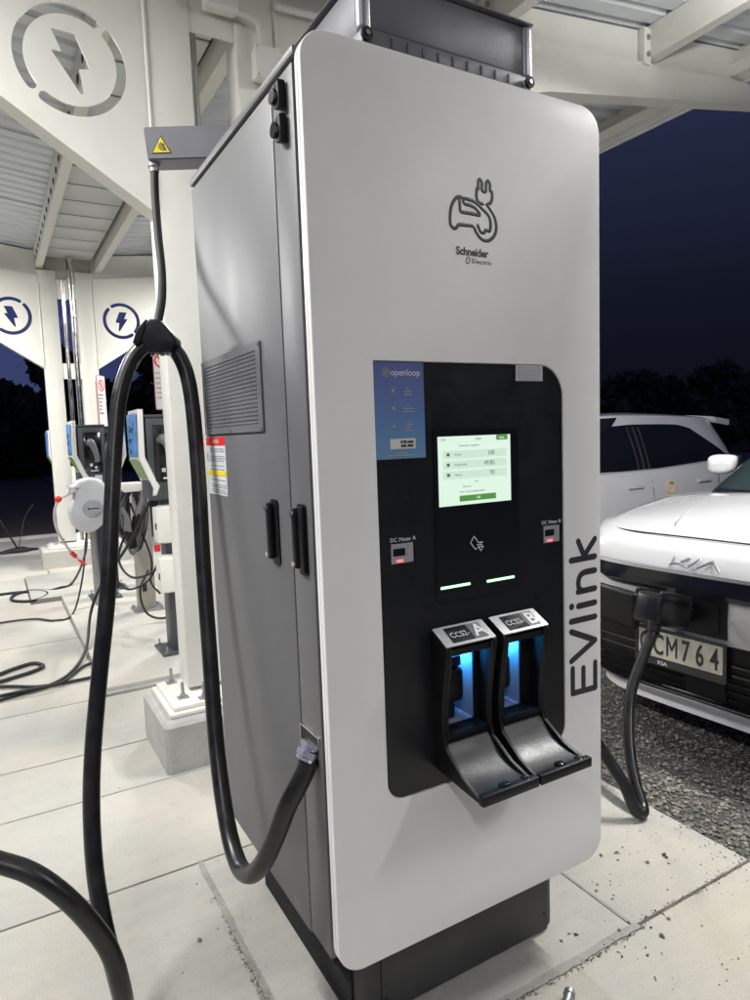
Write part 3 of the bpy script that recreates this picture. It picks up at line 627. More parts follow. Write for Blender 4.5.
# card reader icon
part('card_symbol', strokes([[(.379, 1.163), (.390, 1.177), (.402, 1.161)], [(.379, 1.163), (.393, 1.146), (.397, 1.148)], [(.402, 1.161), (.414, 1.161)], [(.398, 1.156), (.412, 1.156)], [(.401, 1.151), (.416, 1.151), (.409, 1.141), (.401, 1.151)]], .0011, .0006, front(.0005), (0, -1, 0)), M_txtw, ch)
part('led_bar', joinm([box(.292, .376, -.0005, .0028, 1.0645, 1.0705, .0012)]), M_led, ch); part('led_bar', joinm([box(.425, .510, -.0005, .0028, 1.0625, 1.0685, .0012)]), M_led, ch)
part('seam_line', box(.270, .530, .0024, .0029, 1.036, 1.0375), M_dark, ch)
for (x0, x1, z0, z1, s_, tx_) in ((.167, .226, 1.137, 1.183, 'DC Meter A', .164), (.610, .666, 1.134, 1.179, 'DC Meter B', .602)):
    part('meter_caption', text(s_, .0128, lambda a, b, c: (a, .0026 - c, b), tx_, z1 + .004, .0003), M_txtw, ch)
    dm = part('energy_meter', box(x0 + .001, x1 - .001, .006, .012, z0 + .001, z1 - .001), mat('meter_grey', (.34, .34, .35), .4), ch)
    part('meter_display', box(x0 + .006, x0 + .036, .0045, .0059, z0 + .018, z0 + .034), M_gloss, dm); part('meter_button', box(x0 + .043, x0 + .052, .0045, .0059, z0 + .012, z0 + .040), M_txtg, dm)
    part('meter_led', box(x0 + .014, x0 + .030, .0045, .0059, z0 + .004, z0 + .009), M_rled, dm)
# blue instruction poster and compliance sticker
mpost = mat('poster_print', (.1, .2, .4), .35, spec=.3); t = mpost.node_tree; c_ = N(t, 'ShaderNodeTexCoord'); sz_ = N(t, 'ShaderNodeSeparateXYZ'); t.links.new(c_.outputs['Object'], sz_.inputs[0])
mr_ = N(t, 'ShaderNodeMapRange', ins={1: 1.366, 2: 1.5715, 3: 0., 4: 1.}); t.links.new(sz_.outputs['Z'], mr_.inputs[0]); rp = N(t, 'ShaderNodeValToRGB'); rp.color_ramp.elements[0].color = (.13, .26, .42, 1); rp.color_ramp.elements[1].color = (.10, .11, .28, 1); e = rp.color_ramp.elements.new(.45); e.color = (.10, .18, .38, 1)
t.links.new(mr_.outputs[0], rp.inputs[0]); t.links.new(rp.outputs[0], t.nodes['Principled BSDF'].inputs['Base Color'])
ps = part('poster', box(.138, .262, .0016, .0028, 1.366, 1.5715), mpost, ch)
fp = lambda a, b, c=0: (a, .0012 - c, b)
part('poster_text', text('openloop', .0195, fp, .178, 1.543, .0002), M_txtw, ps)
bm = bmesh.new()
for i in range(7):
    a0 = i * .8976; addtube(bm, [(.166 + .0062 * math.cos(a0) + .0045 * math.cos(q * .628), .0011, 1.549 + .0062 * math.sin(a0) + .0045 * math.sin(q * .628)) for q in range(11)], .0007, 5)
for z in (1.511, 1.474, 1.435):
    addtube(bm, [(.183 + .0095 * math.cos(q * .3142), .0012, z + .0095 * math.sin(q * .3142)) for q in range(21)], .0006, 5); addbox(bm, .180, .186, .0008, .0012, z - .004, z + .004)
    if z > 1.44: addbox(bm, .1826, .1834, .0008, .0012, z - .025, z - .012)
part('poster_icon', fin(bm, 0), M_txtg, ps)
bm = bmesh.new()
for z, ws in ((1.516, (.004, .018, .018)), (1.480, (.004, .030, .030)), (1.446, (.004, .018, .014, .022))):
    for i, w in enumerate(ws): addbox(bm, .220 - w / 2, .220 + w / 2, .0008, .0013, z - i * .0065 - .0018, z - i * .0065 + .0012)
for z, w in ((1.379, .03), (1.3735, .07)): addbox(bm, .199 - w / 2, .199 + w / 2, .0008, .0013, z - .0015, z + .0012)
part('poster_text', fin(bm, 0), M_txtg, ps)
part('poster_label', box(.172, .236, .0009, .0014, 1.387, 1.409), mat('label_cream', (.60, .58, .52), .4), ps)
part('poster_text', joinm([box(.198, .203, .0004, .0009, 1.399, 1.405), box(.205, .213, .0004, .0009, 1.399, 1.405), box(.215, .231, .0004, .0009, 1.399, 1.404), box(.199, .212, .0004, .0009, 1.391, 1.396), box(.215, .230, .0004, .0009, 1.391, 1.396)]), M_txt, ps)
st = part('sticker', box(.525, .610, .0018, .0028, 1.534, 1.5715), mat('sticker_grey', (.45, .45, .46), .35), ch)
bm = bmesh.new()
for i in range(6):
    z = 1.566 - i * .0058; x = .530
    while x < .600: l = random.uniform(.005, .017); addbox(bm, x, min(x + l, .606), .0012, .0018, z - .0018, z); x += l + .003
part('sticker_text', fin(bm, 0), M_txtg, st)
# front graphics
LOGO = [[(0.376, 1.931), (0.366, 1.931), (0.356, 1.924), (0.347, 1.909), (0.343, 1.891), (0.343, 1.871), (0.351, 1.863), (0.359, 1.865), (0.366, 1.872), (0.385, 1.873), (0.406, 1.873), (0.414, 1.861), (0.429, 1.848), (0.448, 1.847), (0.465, 1.859), (0.472, 1.878), (0.468, 1.899), (0.458, 1.913), (0.446, 1.925)], [(0.446, 1.925), (0.456, 1.93), (0.461, 1.94), (0.461, 1.955), (0.456, 1.956), (0.456, 1.971), (0.451, 1.977), (0.445, 1.971), (0.443, 1.954), (0.433, 1.954), (0.433, 1.971), (0.428, 1.977), (0.423, 1.972), (0.422, 1.956), (0.418, 1.955), (0.417, 1.936), (0.424, 1.927), (0.434, 1.925)], [(0.369, 1.93), (0.37, 1.912), (0.371, 1.902), (0.378, 1.9), (0.401, 1.9), (0.425, 1.9), (0.415, 1.912), (0.4, 1.917), (0.382, 1.919), (0.381, 1.929), (0.397, 1.929), (0.415, 1.925), (0.434, 1.913), (0.449, 1.903), (0.455, 1.889), (0.453, 1.869), (0.441, 1.869), (0.436, 1.863), (0.426, 1.864), (0.419, 1.877)]]
part('car_and_plug_emblem', strokes(LOGO, .0041, .0008, front(-.0002), (0, -1, 0)), M_txt, ch)
part('maker_name', text('Schneider', .0235, front(-.0004), .3565, 1.809, .0004, sx=.96, bold=.0007), M_txt, ch)
part('maker_name', joinm([text('Electric', .0145, front(-.0004), .399, 1.793, .0004, sx=1.12, space=1.15), strokes([[(.385, 1.800), (.389, 1.805), (.394, 1.803), (.392, 1.796), (.388, 1.791), (.383, 1.793), (.385, 1.800), (.386, 1.801)]], .0012, .0006, front(-.0002), (0, -1, 0))]), M_txt, ch)
EVS = [[(.702, .795), (.702, .729), (.785, .727), (.785, .796)], [(.741, .728), (.741, .789)], [(.698, .894), (.785, .857), (.698, .816)], [(.698, .921), (.785, .921)], [(.724, .958), (.785, .959)], [(.723, .996), (.785, .997)],
       [(.737, .997), (.728, 1.004), (.7245, 1.015), (.726, 1.028), (.731, 1.037), (.742, 1.0435), (.760, 1.045), (.785, 1.045)], [(.699, 1.081), (.785, 1.082)], [(.748, 1.083), (.725, 1.128)], [(.750, 1.092), (.785, 1.128)]]
part('vertical_lettering', strokes(EVS, .0082, .0008, front(-.0002), (0, -1, 0), [(.700, .960)]), M_txt, ch)
# cooling unit on the roof
cu_ = thing('roof_unit', (.41, .3, ZT + .024), 'dark grey cooling unit with rounded corners on top of the cabinet', 'cooling unit')
zq = 2.222
part('unit_base', box(.19, .61, .10, .60, ZT + .0245, zq - .001), M_blk, cu_)
part('casing', box(.172, .625, .056, .62, zq + .040, zq + .150, .004), M_box, cu_)
part('skirt', box(.166, .632, .05, .63, zq, zq + .039, .006), M_box, cu_)
for x, y in ((.161, .048), (.606, .048), (.161, .604), (.606, .604)):
    part('corner_post', box(x, x + .030, y, y + .03, zq + .030, zq + .152, .011, 4), M_boxl, cu_)
    f_ = part('mounting_foot', cyl((x + .013, y - .001, zq + .020), (0, -1, 0), .013, .007, 20), M_blk, cu_); part('foot_bolt', cyl((x + .013, y - .0085, zq + .020), (0, -1, 0), .0055, .003, 6), M_chrome, f_)
part('lid', box(.160, .637, .045, .636, zq + .1525, zq + .158, .003), M_box, cu_)
bm = bmesh.new()
for i in range(9): x = .235 + i * .04; addbox(bm, x, x + .005, .0475, .0495, zq + .010, zq + .028)
part('rib', fin(bm, 0), M_plinth, cu_, kind='stuff')
# cable arm
arm = thing('overhead_boom', (.1, .95, 2.3), 'grey overhead cable arm with yellow hand warning triangle', 'cable arm')
# arm runs square to (-.49,.87); frame: along a, height z, depth d
ax = Vector((.866, -.48, 0)).normalized(); dx_ = Vector((.48, .866, 0)).normalized(); AO = Vector((-.071, 1.033, 2.405))
def amap(a, d, z): return tuple(AO + ax * a + dx_ * d + Vector((0, 0, z)))
bm = bmesh.new(); vs = [bm.verts.new(amap(a, d, z)) for a, z, sh in ((0, 0, 0), (.50, 0, 0), (.50, -.10, 0), (.008, -.10, 0)) for d in (0, .09)]
for f in ((0, 2, 4, 6), (1, 7, 5, 3), (0, 1, 3, 2), (2, 3, 5, 4), (4, 5, 7, 6), (6, 7, 1, 0)): bm.faces.new([vs[i] for i in f])
bmesh.ops.bevel(bm, geom=list(bm.edges), offset=.004, segments=2, affect='EDGES'); part('arm_housing', fin(bm), M_arm, arm)
part('arm_bracket', box(.12, .36, .79, .87, 2.0, 2.31, .004), M_arm, arm)
tri = [(.0, 0), (.062, 0), (.031, .054)]
part('warning_triangle', poly([(p[0] + .022, p[1] - .082) for p in tri], [], .001, lambda a, b, c: amap(a, -.0008 + c, b)), M_txt, arm)
part('warning_triangle', poly([(.022 + .031 + (p[0] - .031) * .86, -.082 + .018 + (p[1] - .018) * .86) for p in tri], [], .001, lambda a, b, c: amap(a, -.0018 + c, b)), M_yel, arm, 'yellow face of the warning triangle')
part('hand_symbol', strokes([[(.046, -.066), (.058, -.073)], [(.044, -.060), (.062, -.066)], [(.046, -.054), (.060, -.060)], [(.052, -.050), (.060, -.056)], [(.062, -.055), (.062, -.073)], [(.064, -.064), (.068, -.074)]], .0017, .0006, lambda a, b: amap(a, -.0026, b), tuple(-dx_)), M_txt, arm)
part('arm_gland', joinm([cyl((-.040, 1.052, 2.304), (0, 0, -1), .020, .010, 12), cyl((-.040, 1.052, 2.294), (0, 0, -1), .016, .014, 12)]), M_steel, arm)
single('suspension_cable', tube([(-.040, 1.052, 2.285), (-.048, 1.03, 2.20), (-.058, .98, 2.06), (-.068, .92, 1.94), (-.092, .84, 1.84), (-.122, .785, 1.755)], 0.0125, 14), M_thin, 'thin black cable hanging from the grey arm to the clamp', 'cable')
# heavy charging cable A
H = [(-.009, .088, .735), (-0.020, 0.084, 0.700), (-0.040, 0.085, 0.665), (-0.066, 0.092, 0.620), (-0.092, 0.107, 0.549), (-0.110, 0.150, 0.470), (-0.120, 0.214, 0.412), (-0.123, 0.294, 0.392), (-0.118, 0.390, 0.450), (-0.105, 0.490, 0.597), (-0.086, 0.574, 0.817), (-0.068, 0.651, 1.083), (-0.052, 0.705, 1.336), (-0.050, 0.739, 1.552), (-0.066, 0.760, 1.654), (-0.105, 0.777, 1.706), (-0.156, 0.793, 1.698), (-0.199, 0.801, 1.650), (-0.237, 0.789, 1.556), (-0.262, 0.766, 1.430), (-0.287, 0.727, 1.267), (-0.322, 0.674, 1.030), (-0.361, 0.639, 0.827), (-0.396, 0.603, 0.637), (-0.415, 0.563, 0.493), (-0.422, 0.517, 0.359), (-0.417, 0.468, 0.255), (-0.408, 0.415, 0.180), (-0.401, 0.350, 0.140), (-0.402, 0.306, 0.155), (-0.408, 0.284, 0.210), (-0.419, 0.276, 0.283), (-0.441, 0.273, 0.353), (-0.492, 0.278, 0.449), (-0.554, 0.298, 0.522), (-0.617, 0.327, 0.558), (-0.721, 0.368, 0.601), (-0.845, 0.413, 0.578), (-1.0, .46, .5)]
hv = single('charging_cable', tube(H, .0215, 20, k=5), M_rub, 'thick black charging cable looping from the cabinet side over the clamp', 'charging cable', 'thick black charging cables')
clp = thing('cable_clamp', (-.13, .75, 1.70), 'black plastic clamp saddle holding the bent thick cable', 'cable clamp')
cx_ = Vector((.87, -.49, 0)).normalized(); cd = Vector((.49, .87, 0)); CO = Vector((-.128, .775, 1.704))
cm = lambda a, b, c: tuple(CO + cx_ * a + cd * c + Vector((0, 0, b)))
part('saddle', poly([(-.046, .008), (-.030, .046), (-.006, .062), (.020, .058), (.060, .006), (.062, -.012), (.044, -.028), (.022, -.034), (-.018, -.030), (-.030, -.008)], [], .066, cm, .006), M_blk, clp)
part('strap', poly([(-.060, -.004), (-.044, .036), (-.018, .060), (-.020, .034), (-.040, -.008)], [], .070, cm, .004), M_blk, clp)
bm = bmesh.new()
for a in (-.012, .016, .036): p, q = Vector(cm(a, -.030, -.012)), Vector(cm(a, -.040, -.012)); addtube(bm, [p, q], .006, 8)
part('clamp_screw', fin(bm, 30), M_steel, clp)
# ------------------------------------------------------------------ pedestal chargers in the background
def pedestal(loc, lab, flip=False, grp='slim pedestal chargers further back', detail=True):
    x, y, z = loc; s = -1 if flip else 1
    p = thing('pedestal_charger', loc, lab, 'ev charger', grp)
    X = lambda a, b: (min(x + s * a, x + s * b), max(x + s * a, x + s * b))
    part('post', box(*X(-.055, .065), y - .05, y + .10, z + .01, z + 1.56, .004), M_post, p)
    bp = part('base_plate', box(*X(-.13, .13), y - .13, y + .16, z, z + .012, .002), M_post, p)
    bm = bmesh.new()
    for bx in (-.1, .1):
        for by in (-.1, .13): hexbolt(bm, (x + bx, y + by, z + .012), (0, 0, 1), .012, .012); addtube(bm, [(x + bx, y + by, z + .02), (x + bx, y + by, z + .055)], .005, 8)
    part('bolt', fin(bm, 30), M_steel, bp)
    # boomerang profile shield, extruded along y
    prof = [(-.185, 1.60), (-.150, 1.60), (-.155, 1.30), (-.095, 1.15), (-.075, 1.11), (-.10, 1.05), (-.125, 1.05), (-.12, 1.10), (-.195, 1.29)]
    sh = part('shield', poly([(x + s * a, z + b) for a, b in prof], [], .34, lambda a, b, c: (a, y + .06 + c, b), .012), M_wplas, p)
    part('display_panel', box(*X(-.1995, -.193), y - .09, y + .21, z + 1.30, z + 1.575, .002), M_lblue, sh)
    a0 = Vector((x - s * .203, 0, z + 1.285)); a1 = Vector((x - s * .130, 0, z + 1.13)); me = bpy.data.meshes.new('m'); vs = [(q.x + d, yy, q.z) for q in (a0, a1) for yy in (y - .09, y + .21) for d in (0, s * .004)]
    me.from_pydata(vs, [], [(0, 1, 3, 2), (4, 6, 7, 5), (0, 4, 5, 1), (2, 3, 7, 6), (0, 2, 6, 4), (1, 5, 7, 3)]); part('picture_panel', me, M_lgreen, sh)
    bd = part('body', box(*X(-.140, .08), y - .10, y + .16, z + 1.02, z + 1.545, .01), M_post, p)
    part('body_cap', box(*X(-.145, .085), y - .105, y + .165, z + 1.546, z + 1.565, .004), M_post, bd)
    if detail:
        bm = bmesh.new()
        for i, t_ in enumerate(('Charge', 'your', 'Car')):
            me = text(t_, .062, lambda a, b, c: (x - s * (.2000 + c), (y + .185 - a) if s > 0 else (y - .07 + a), z + 1.46 - i * .07 + b), th=.0005); bm.from_mesh(me); bpy.data.meshes.remove(me)
        part('panel_text', fin(bm, 0), M_txt, sh)
        part('socket_holder', joinm([box(*X(-.10, .045), y - .112, y - .101, z + 1.14, z + 1.50, .006), box(*X(-.075, .02), y - .118, y - .1125, z + 1.475, z + 1.49)]), M_gloss, bd)
        part('connector_handle', tube([(x - s * .06, y - .115, z + 1.40), (x - s * .045, y - .165, z + 1.41), (x - s * .015, y - .17, z + 1.33), (x + s * .0, y - .15, z + 1.24)], [.024, .03, .024, .02], 12), M_greyc, bd)
        part('rating_label', joinm([box(x - .06, x - .035, y - .1145, y - .1125, z + 1.20, z + 1.225), box(x - .02, x + .0, y - .1145, y - .1125, z + 1.175, z + 1.20), box(x - .055, x + .01, y - .1145, y - .1125, z + 1.155, z + 1.165)]), M_txtw, bd)
        part('notice', box(x + s * .005 - .03, x + s * .005 + .03, y - .105, y - .1005, z + 1.03, z + 1.12), M_txtw, bd)
    return p
p1 = pedestal((.435, 3.28, .03), 'nearest pedestal charger with blue panel, on a dark post')
pedestal((.245, 5.25, .03), 'pedestal charger above the white hose reel, blue panel facing left')
pedestal((.36, 5.6, .022), 'pedestal charger mostly behind the thick cable, white shield facing right', True)
pedestal((.245, 7.95, .01), 'farthest pedestal charger, only its shield edge left of the far column', False, detail=False)
for (z0, z1, lab) in ((.78, 1.015, 'upper'), (.46, .69, 'lower')):
    jb = thing('meter_box', (.365, 3.18, z0), lab + ' of two cream meter boxes on the nearest pedestal post', 'meter box', 'cream boxes on the nearest pedestal')
    part('box_base', box(.335, .425, 3.09, 3.225, z0, z1, .006), M_wplas, jb); part('box_cover', box(.305, .418, 3.075, 3.21, z0 + .006, z1 - .006, .008), M_cream, jb)
    part('box_catch', box(.300, .3045, 3.10, 3.12, z0 + .09, z0 + .13), M_dark, jb)
gp = thing('galvanised_post', (.475, 4.55, .03), 'pale galvanised box post behind the nearest pedestal charger', 'post')
part('post', box(.405, .545, 4.50, 4.60, .04, 1.02, .006), mat('weathered_zinc', (.40, .38, .34), .5, .3, var=.25, vs=8, stretch=(1, 1, .3)), gp)
part('base_plate', box(.36, .60, 4.44, 4.66, .03, .042, .002), M_steel, gp)
bm = bmesh.new()
for bx in (.38, .58):
    for by in (4.46, 4.64): hexbolt(bm, (bx, by, .042), (0, 0, 1), .012, .014)
part('bolt', fin(bm, 0), M_steel, gp); part('clip', box(.44, .475, 4.495, 4.4995, .19, .26, .004), M_dark, gp)
# signs
def sign(x, y, z0, z1, w, rot, lab, zg):
    s_ = thing('parking_sign', (x, y, zg), lab, 'sign', 'narrow red and white signs on poles')
    rm = Matrix.Rotation(rot, 4, 'Z'); mm_ = lambda a, b, c=0: tuple(Vector((x, y, 0)) + rm @ Vector((a, -c - .03, b)))
    part('pole', box(x - .02, x + .02, y - .018, y + .018, zg, z1 - .05, .004), M_steel, s_)
    part('board', poly(rrect(-w / 2, w / 2, z0, z1, .012, 4), [], .008, mm_), M_pink, s_)
    part('board_face', poly(rrect(-w / 2 + .007, w / 2 - .007, z0 + .007, z1 - .007, .008, 4), [], .001, lambda a, b, c: mm_(a, b, .005 + c)), M_wplas, s_)
    zc = z1 - .10; r = min(.05, w * .38)
    part('prohibition_ring', strokes([[(r * math.cos(q * .39), zc + r * math.sin(q * .39)) for q in range(17)], [(-r * .7, zc + r * .7), (r * .7, zc - r * .7)]], .007, .001, lambda a, b: mm_(a, b, .0062), tuple(rm @ Vector((0, -1, 0)))), M_red, s_)
    part('ring_letter', text('P', .075, lambda a, b, c: mm_(a, b, .0066 + c), -.022, zc - .026, .0002), M_txt, s_)
    ls = []
    for i, t_ in enumerate(('NO PARKING', 'EXCEPT FOR', 'ELECTRIC', 'VEHICLES', 'WHILE', 'CHARGING')): ls.append(text(t_, .024, lambda a, b, c: mm_(a, b, .0062 + c), -w / 2 + .012, z1 - .20 - i * .036, .0003, sx=.66))
    part('sign_text', joinm(ls), M_txt, s_)
sign(.60, 3.95, 1.66, 2.12, .13, -.35, 'narrow white sign with red ring, just right of the clamp', .03)
sign(.415, 6.0, 1.53, 2.10, .16, .95, 'narrow sign seen edge-on beside the far frame, left of the thick cable', .022)
# hose reel
_t0 = set(bpy.data.objects)
hr = thing('hose_reel', (.12, 4.95, .03), 'light grey teardrop hose reel on a stand left of the thick cable', 'hose reel')
cpt = [(.048, .972), (.10, 1.03), (.17, 1.075), (.27, 1.095), (.36, 1.07), (.42, .99), (.44, .88), (.43, .76), (.37, .64), (.28, .565), (.19, .555), (.10, .61), (.062, .70), (.058, .79), (.10, .88), (.125, .95), (.10, .965)]
part('shell', poly([((p[0] + .567) * 1.0 - .567, p[1]) for p in [(q.x, q.z) for q in catmull([(a, 0, b) for a, b in cpt] + [(.048, 0, .972)], 4)][:-1]], [], .24, lambda a, b, c: (a, 6.0 + c, b), .05), mat('reel_grey', (.58, .60, .62), .3), hr)
part('hub_cover', poly([(.270 + .095 * math.cos(i * .2618), .79 + .085 * math.sin(i * .2618)) for i in range(24)], [], .02, lambda a, b, c: (a, 5.876 + c, b), .006), mat('reel_hub', (.36, .38, .41), .3), hr)
part('hub_print', joinm([box(.22, .245, 5.863, 5.8655, .785, .800), box(.25, .33, 5.863, 5.8655, .787, .797)]), M_txt, hr)
part('stand', cyl((.27, 6.03, .022), (0, 0, 1), .032, .60, 16), M_steel, hr)
part('hose', tube([(.09, 5.93, .955), (.035, 5.92, .93), (-.02, 5.92, .90), (-.07, 5.92, .80), (-.07, 5.92, .64), (-.01, 5.92, .48), (.07, 5.92, .34), (.16, 5.92, .24)], .012, 10), mat('hose_beige', (.55, .47, .45), .4), hr)
rk = bmesh.new(); r_ = bmesh.ops.create_uvsphere(rk, u_segments=16, v_segments=10, radius=.034)['verts']
for v in r_: v.co += Vector((-.03, 5.92, .905))
part('hose_stop', fin(rk), M_red, hr); part('hose_end', tube([(.045, 5.92, .375), (.085, 5.92, .325)], .022, 10, False), M_red, hr); part('hose_nozzle', tube([(.11, 5.92, .29), (.17, 5.92, .235)], .014, 10, False), M_red, hr)
for o in set(bpy.data.objects) - _t0:      # bring the reel to its stand in front of the pedestal, true size
    if o.type == 'MESH':
        for v_ in o.data.vertices:
            q = v_.co; v_.co = Vector(((q.x + .567) * .8546 - .567, 4.95 + (q.y - 6.0) * .85, (q.z - 1.42) * .8546 + 1.42 if q.z > .1 else .03))
# bundle of grey cable hung behind the big cable
for i in range(7):
    a = i * .9; w = .10 + .02 * math.sin(i * 2.1); zl = .62 + .07 * math.cos(i * 1.7); xo = .33 + i * .012; yo = 4.2 + i * .02
    single('hanging_cable_loop', tube([(xo - .02, yo, 1.07), (xo - w, yo - .01, .93), (xo - w * .9, yo, .78), (xo - .01, yo + .01, zl), (xo + w * .6, yo, .76), (xo + w * .75, yo + .01, .92), (xo + .03, yo, 1.08), (xo - .01, yo, 1.085)], .0135 if i % 3 else .018, 10, k=6), M_greyc if i % 3 else M_thin,
           ['black cable loop in the hanging bundle, leftmost', 'light grey cable loop hanging second in the bundle', 'grey cable loop hanging third in the bundle', 'thicker black loop in the middle of the hanging bundle', 'grey cable loop right of the middle of the hanging bundle', 'grey cable loop hanging second from the right of the bundle', 'rightmost black loop of the hanging cable bundle'][i], 'cable', 'cable loops hanging in a bundle')
for i, (x, y, z, r, lab) in enumerate(((.30, 4.16, .74, .5, 'dark connector hanging lowest in the cable bundle'), (.375, 4.2, .86, -.4, 'dark connector hanging at the right of the cable bundle'))):
    g = thing('hanging_connector', (x, y, z), lab, 'connector', 'connectors hanging in the cable bundle'); dq = Vector((math.sin(r) * .5, 0, -1)).normalized()
    o = Vector((x, y - .06, z)); part('connector_head', tube([o, o + dq * .07, o + dq * .12], [.034, .036, .028], 12, False), M_blk, g); part('grip', tube([o - dq * .02, o - dq * .12 + Vector((.02, 0, 0)), o - dq * .2 + Vector((.01, 0, 0))], [.028, .022, .014], 12), M_greyc, g)
cb = thing('cable_hook', (.35, 4.25, 1.03), 'pale hook block holding the hanging grey cable bundle', 'hook')
part('hook_block', box(.29, .45, 4.17, 4.35, 1.045, 1.115, .012), M_wplas, cb); part('hook_stem', box(.40, .44, 4.30, 4.51, 1.0, 1.06, .006), M_steel, cb)
# ground and trailing cables
def gc(pts, r, lab, m=None): return single('trailing_cable', tube(pts, r, 10, k=8), m or M_thin, lab, 'cable', 'thin black cables trailing over the pavement')
zc = .014
gc([(.34, 3.22, 1.12), (.20, 3.5, .75), (.06, 3.9, .42), (-.02, 4.0, .20), (-.10, 3.65, .05), (-.20, 3.35, zc), (-.33, 3.12, zc), (-.50, 3.04, zc), (-.80, 2.95, zc)], .0105, 'thin black cable sloping from the nearest pedestal down to the left')
gc([(-1.0, 3.15, zc), (-.64, 3.33, zc), (-.45, 3.42, zc), (-.38, 3.50, zc), (-.43, 3.60, zc), (-.55, 3.55, zc), (-.75, 3.40, zc), (-1.1, 3.2, zc)], .0115, 'black cable loop lying at the left edge of the photo')
gc([(-1.0, 3.35, zc), (-.63, 3.24, zc), (-.42, 3.10, zc), (-.20, 3.08, zc), (-.08, 3.10, zc)], .010, 'black cable with a plug end running along the slab joint')
gc([(-.9, 3.02, zc + .01), (-.55, 3.02, zc + .018), (-.32, 3.04, zc + .018), (-.24, 3.2, zc), (-.14, 3.35, zc), (.02, 3.42, zc)], .0095, 'black cable curving below the sloping one')
single('plug', joinm([box(-.095, -.045, 3.075, 3.125, .002, .045, .008), cyl((-.10, 3.10, zc), (1, 0, 0), .014, .03, 10)]), M_blk, 'small black plug end on the pavement beside the thick cable', 'plug')
gc([(.24, 6.3, .55), (.22, 6.28, .34), (.14, 6.2, .15), (.03, 6.05, zc + .02), (-.08, 5.95, zc + .02), (-.18, 5.98, zc), (-.30, 6.10, zc), (-.46, 6.02, zc), (-.50, 5.75, zc), (-.33, 5.60, zc), (-.20, 5.80, zc), (-.25, 6.0, zc), (-.45, 6.1, zc), (-.80, 6.1, zc)], .012, 'black cable curling in an oval on the pavement under the hose reel')
gc([(.30, 4.1, .80), (.22, 4.15, .55), (.28, 4.0, .42), (.42, 3.9, .46), (.50, 3.8, .60), (.46, 3.6, .70)], .009, 'black cable loop in front of the galvanised post, at mid height')
gc([(.33, 4.3, .98), (.24, 4.28, .70), (.20, 4.22, .42), (.27, 4.15, .30), (.42, 4.1, .36), (.50, 4.05, .52)], .008, 'black cable drooping in a wide loop left of the galvanised post')
gc([(.36, 4.32, .95), (.42, 4.25, .72), (.47, 4.2, .50), (.44, 4.12, .34), (.50, 4.1, .24)], .008, 'black cable hanging straight across the galvanised post')
gc([(.10, 5.1, .60), (.03, 4.9, .30), (-.08, 4.75, zc + .02), (-.22, 4.70, zc), (-.36, 4.86, zc), (-.60, 4.9, zc), (-.9, 4.8, zc)], .008, 'thin black cable reaching the pavement below the hose reel')
single('red_cap', cyl((.47, 3.95, .60), (0, 0, 1), .022, .05, 12), M_red, 'small red cap on the cables in front of the galvanised post', 'cap')
gc([(.44, 4.2, .42), (.36, 4.15, .28), (.38, 4.1, .12), (.47, 4.05, .06), (.60, 4.0, .08)], .009, 'black cable loop low before the galvanised post')
gc([(-.25, 9.1, zc), (-.45, 9.0, zc), (-.36, 8.9, zc + .02), (-.2, 9.0, zc), (-.3, 9.2, zc + .02), (-.5, 9.1, zc), (-.55, 8.95, zc), (-.3, 8.95, zc + .03), (-.1, 9.05, zc)], .02, 'coiled black cable heap near the far kerb, left edge')
gc([(-.34, 9.05, .03), (-.42, 9.0, .22), (-.55, 8.95, .5), (-.8, 8.9, .9)], .012, 'black cable rising from the far coil to the left')
gc([(-.34, 9.05, .03), (-.28, 9.1, .25), (-.22, 9.2, .45), (-.1, 9.3, .62)], .006, 'very thin wire rising from the far coil')
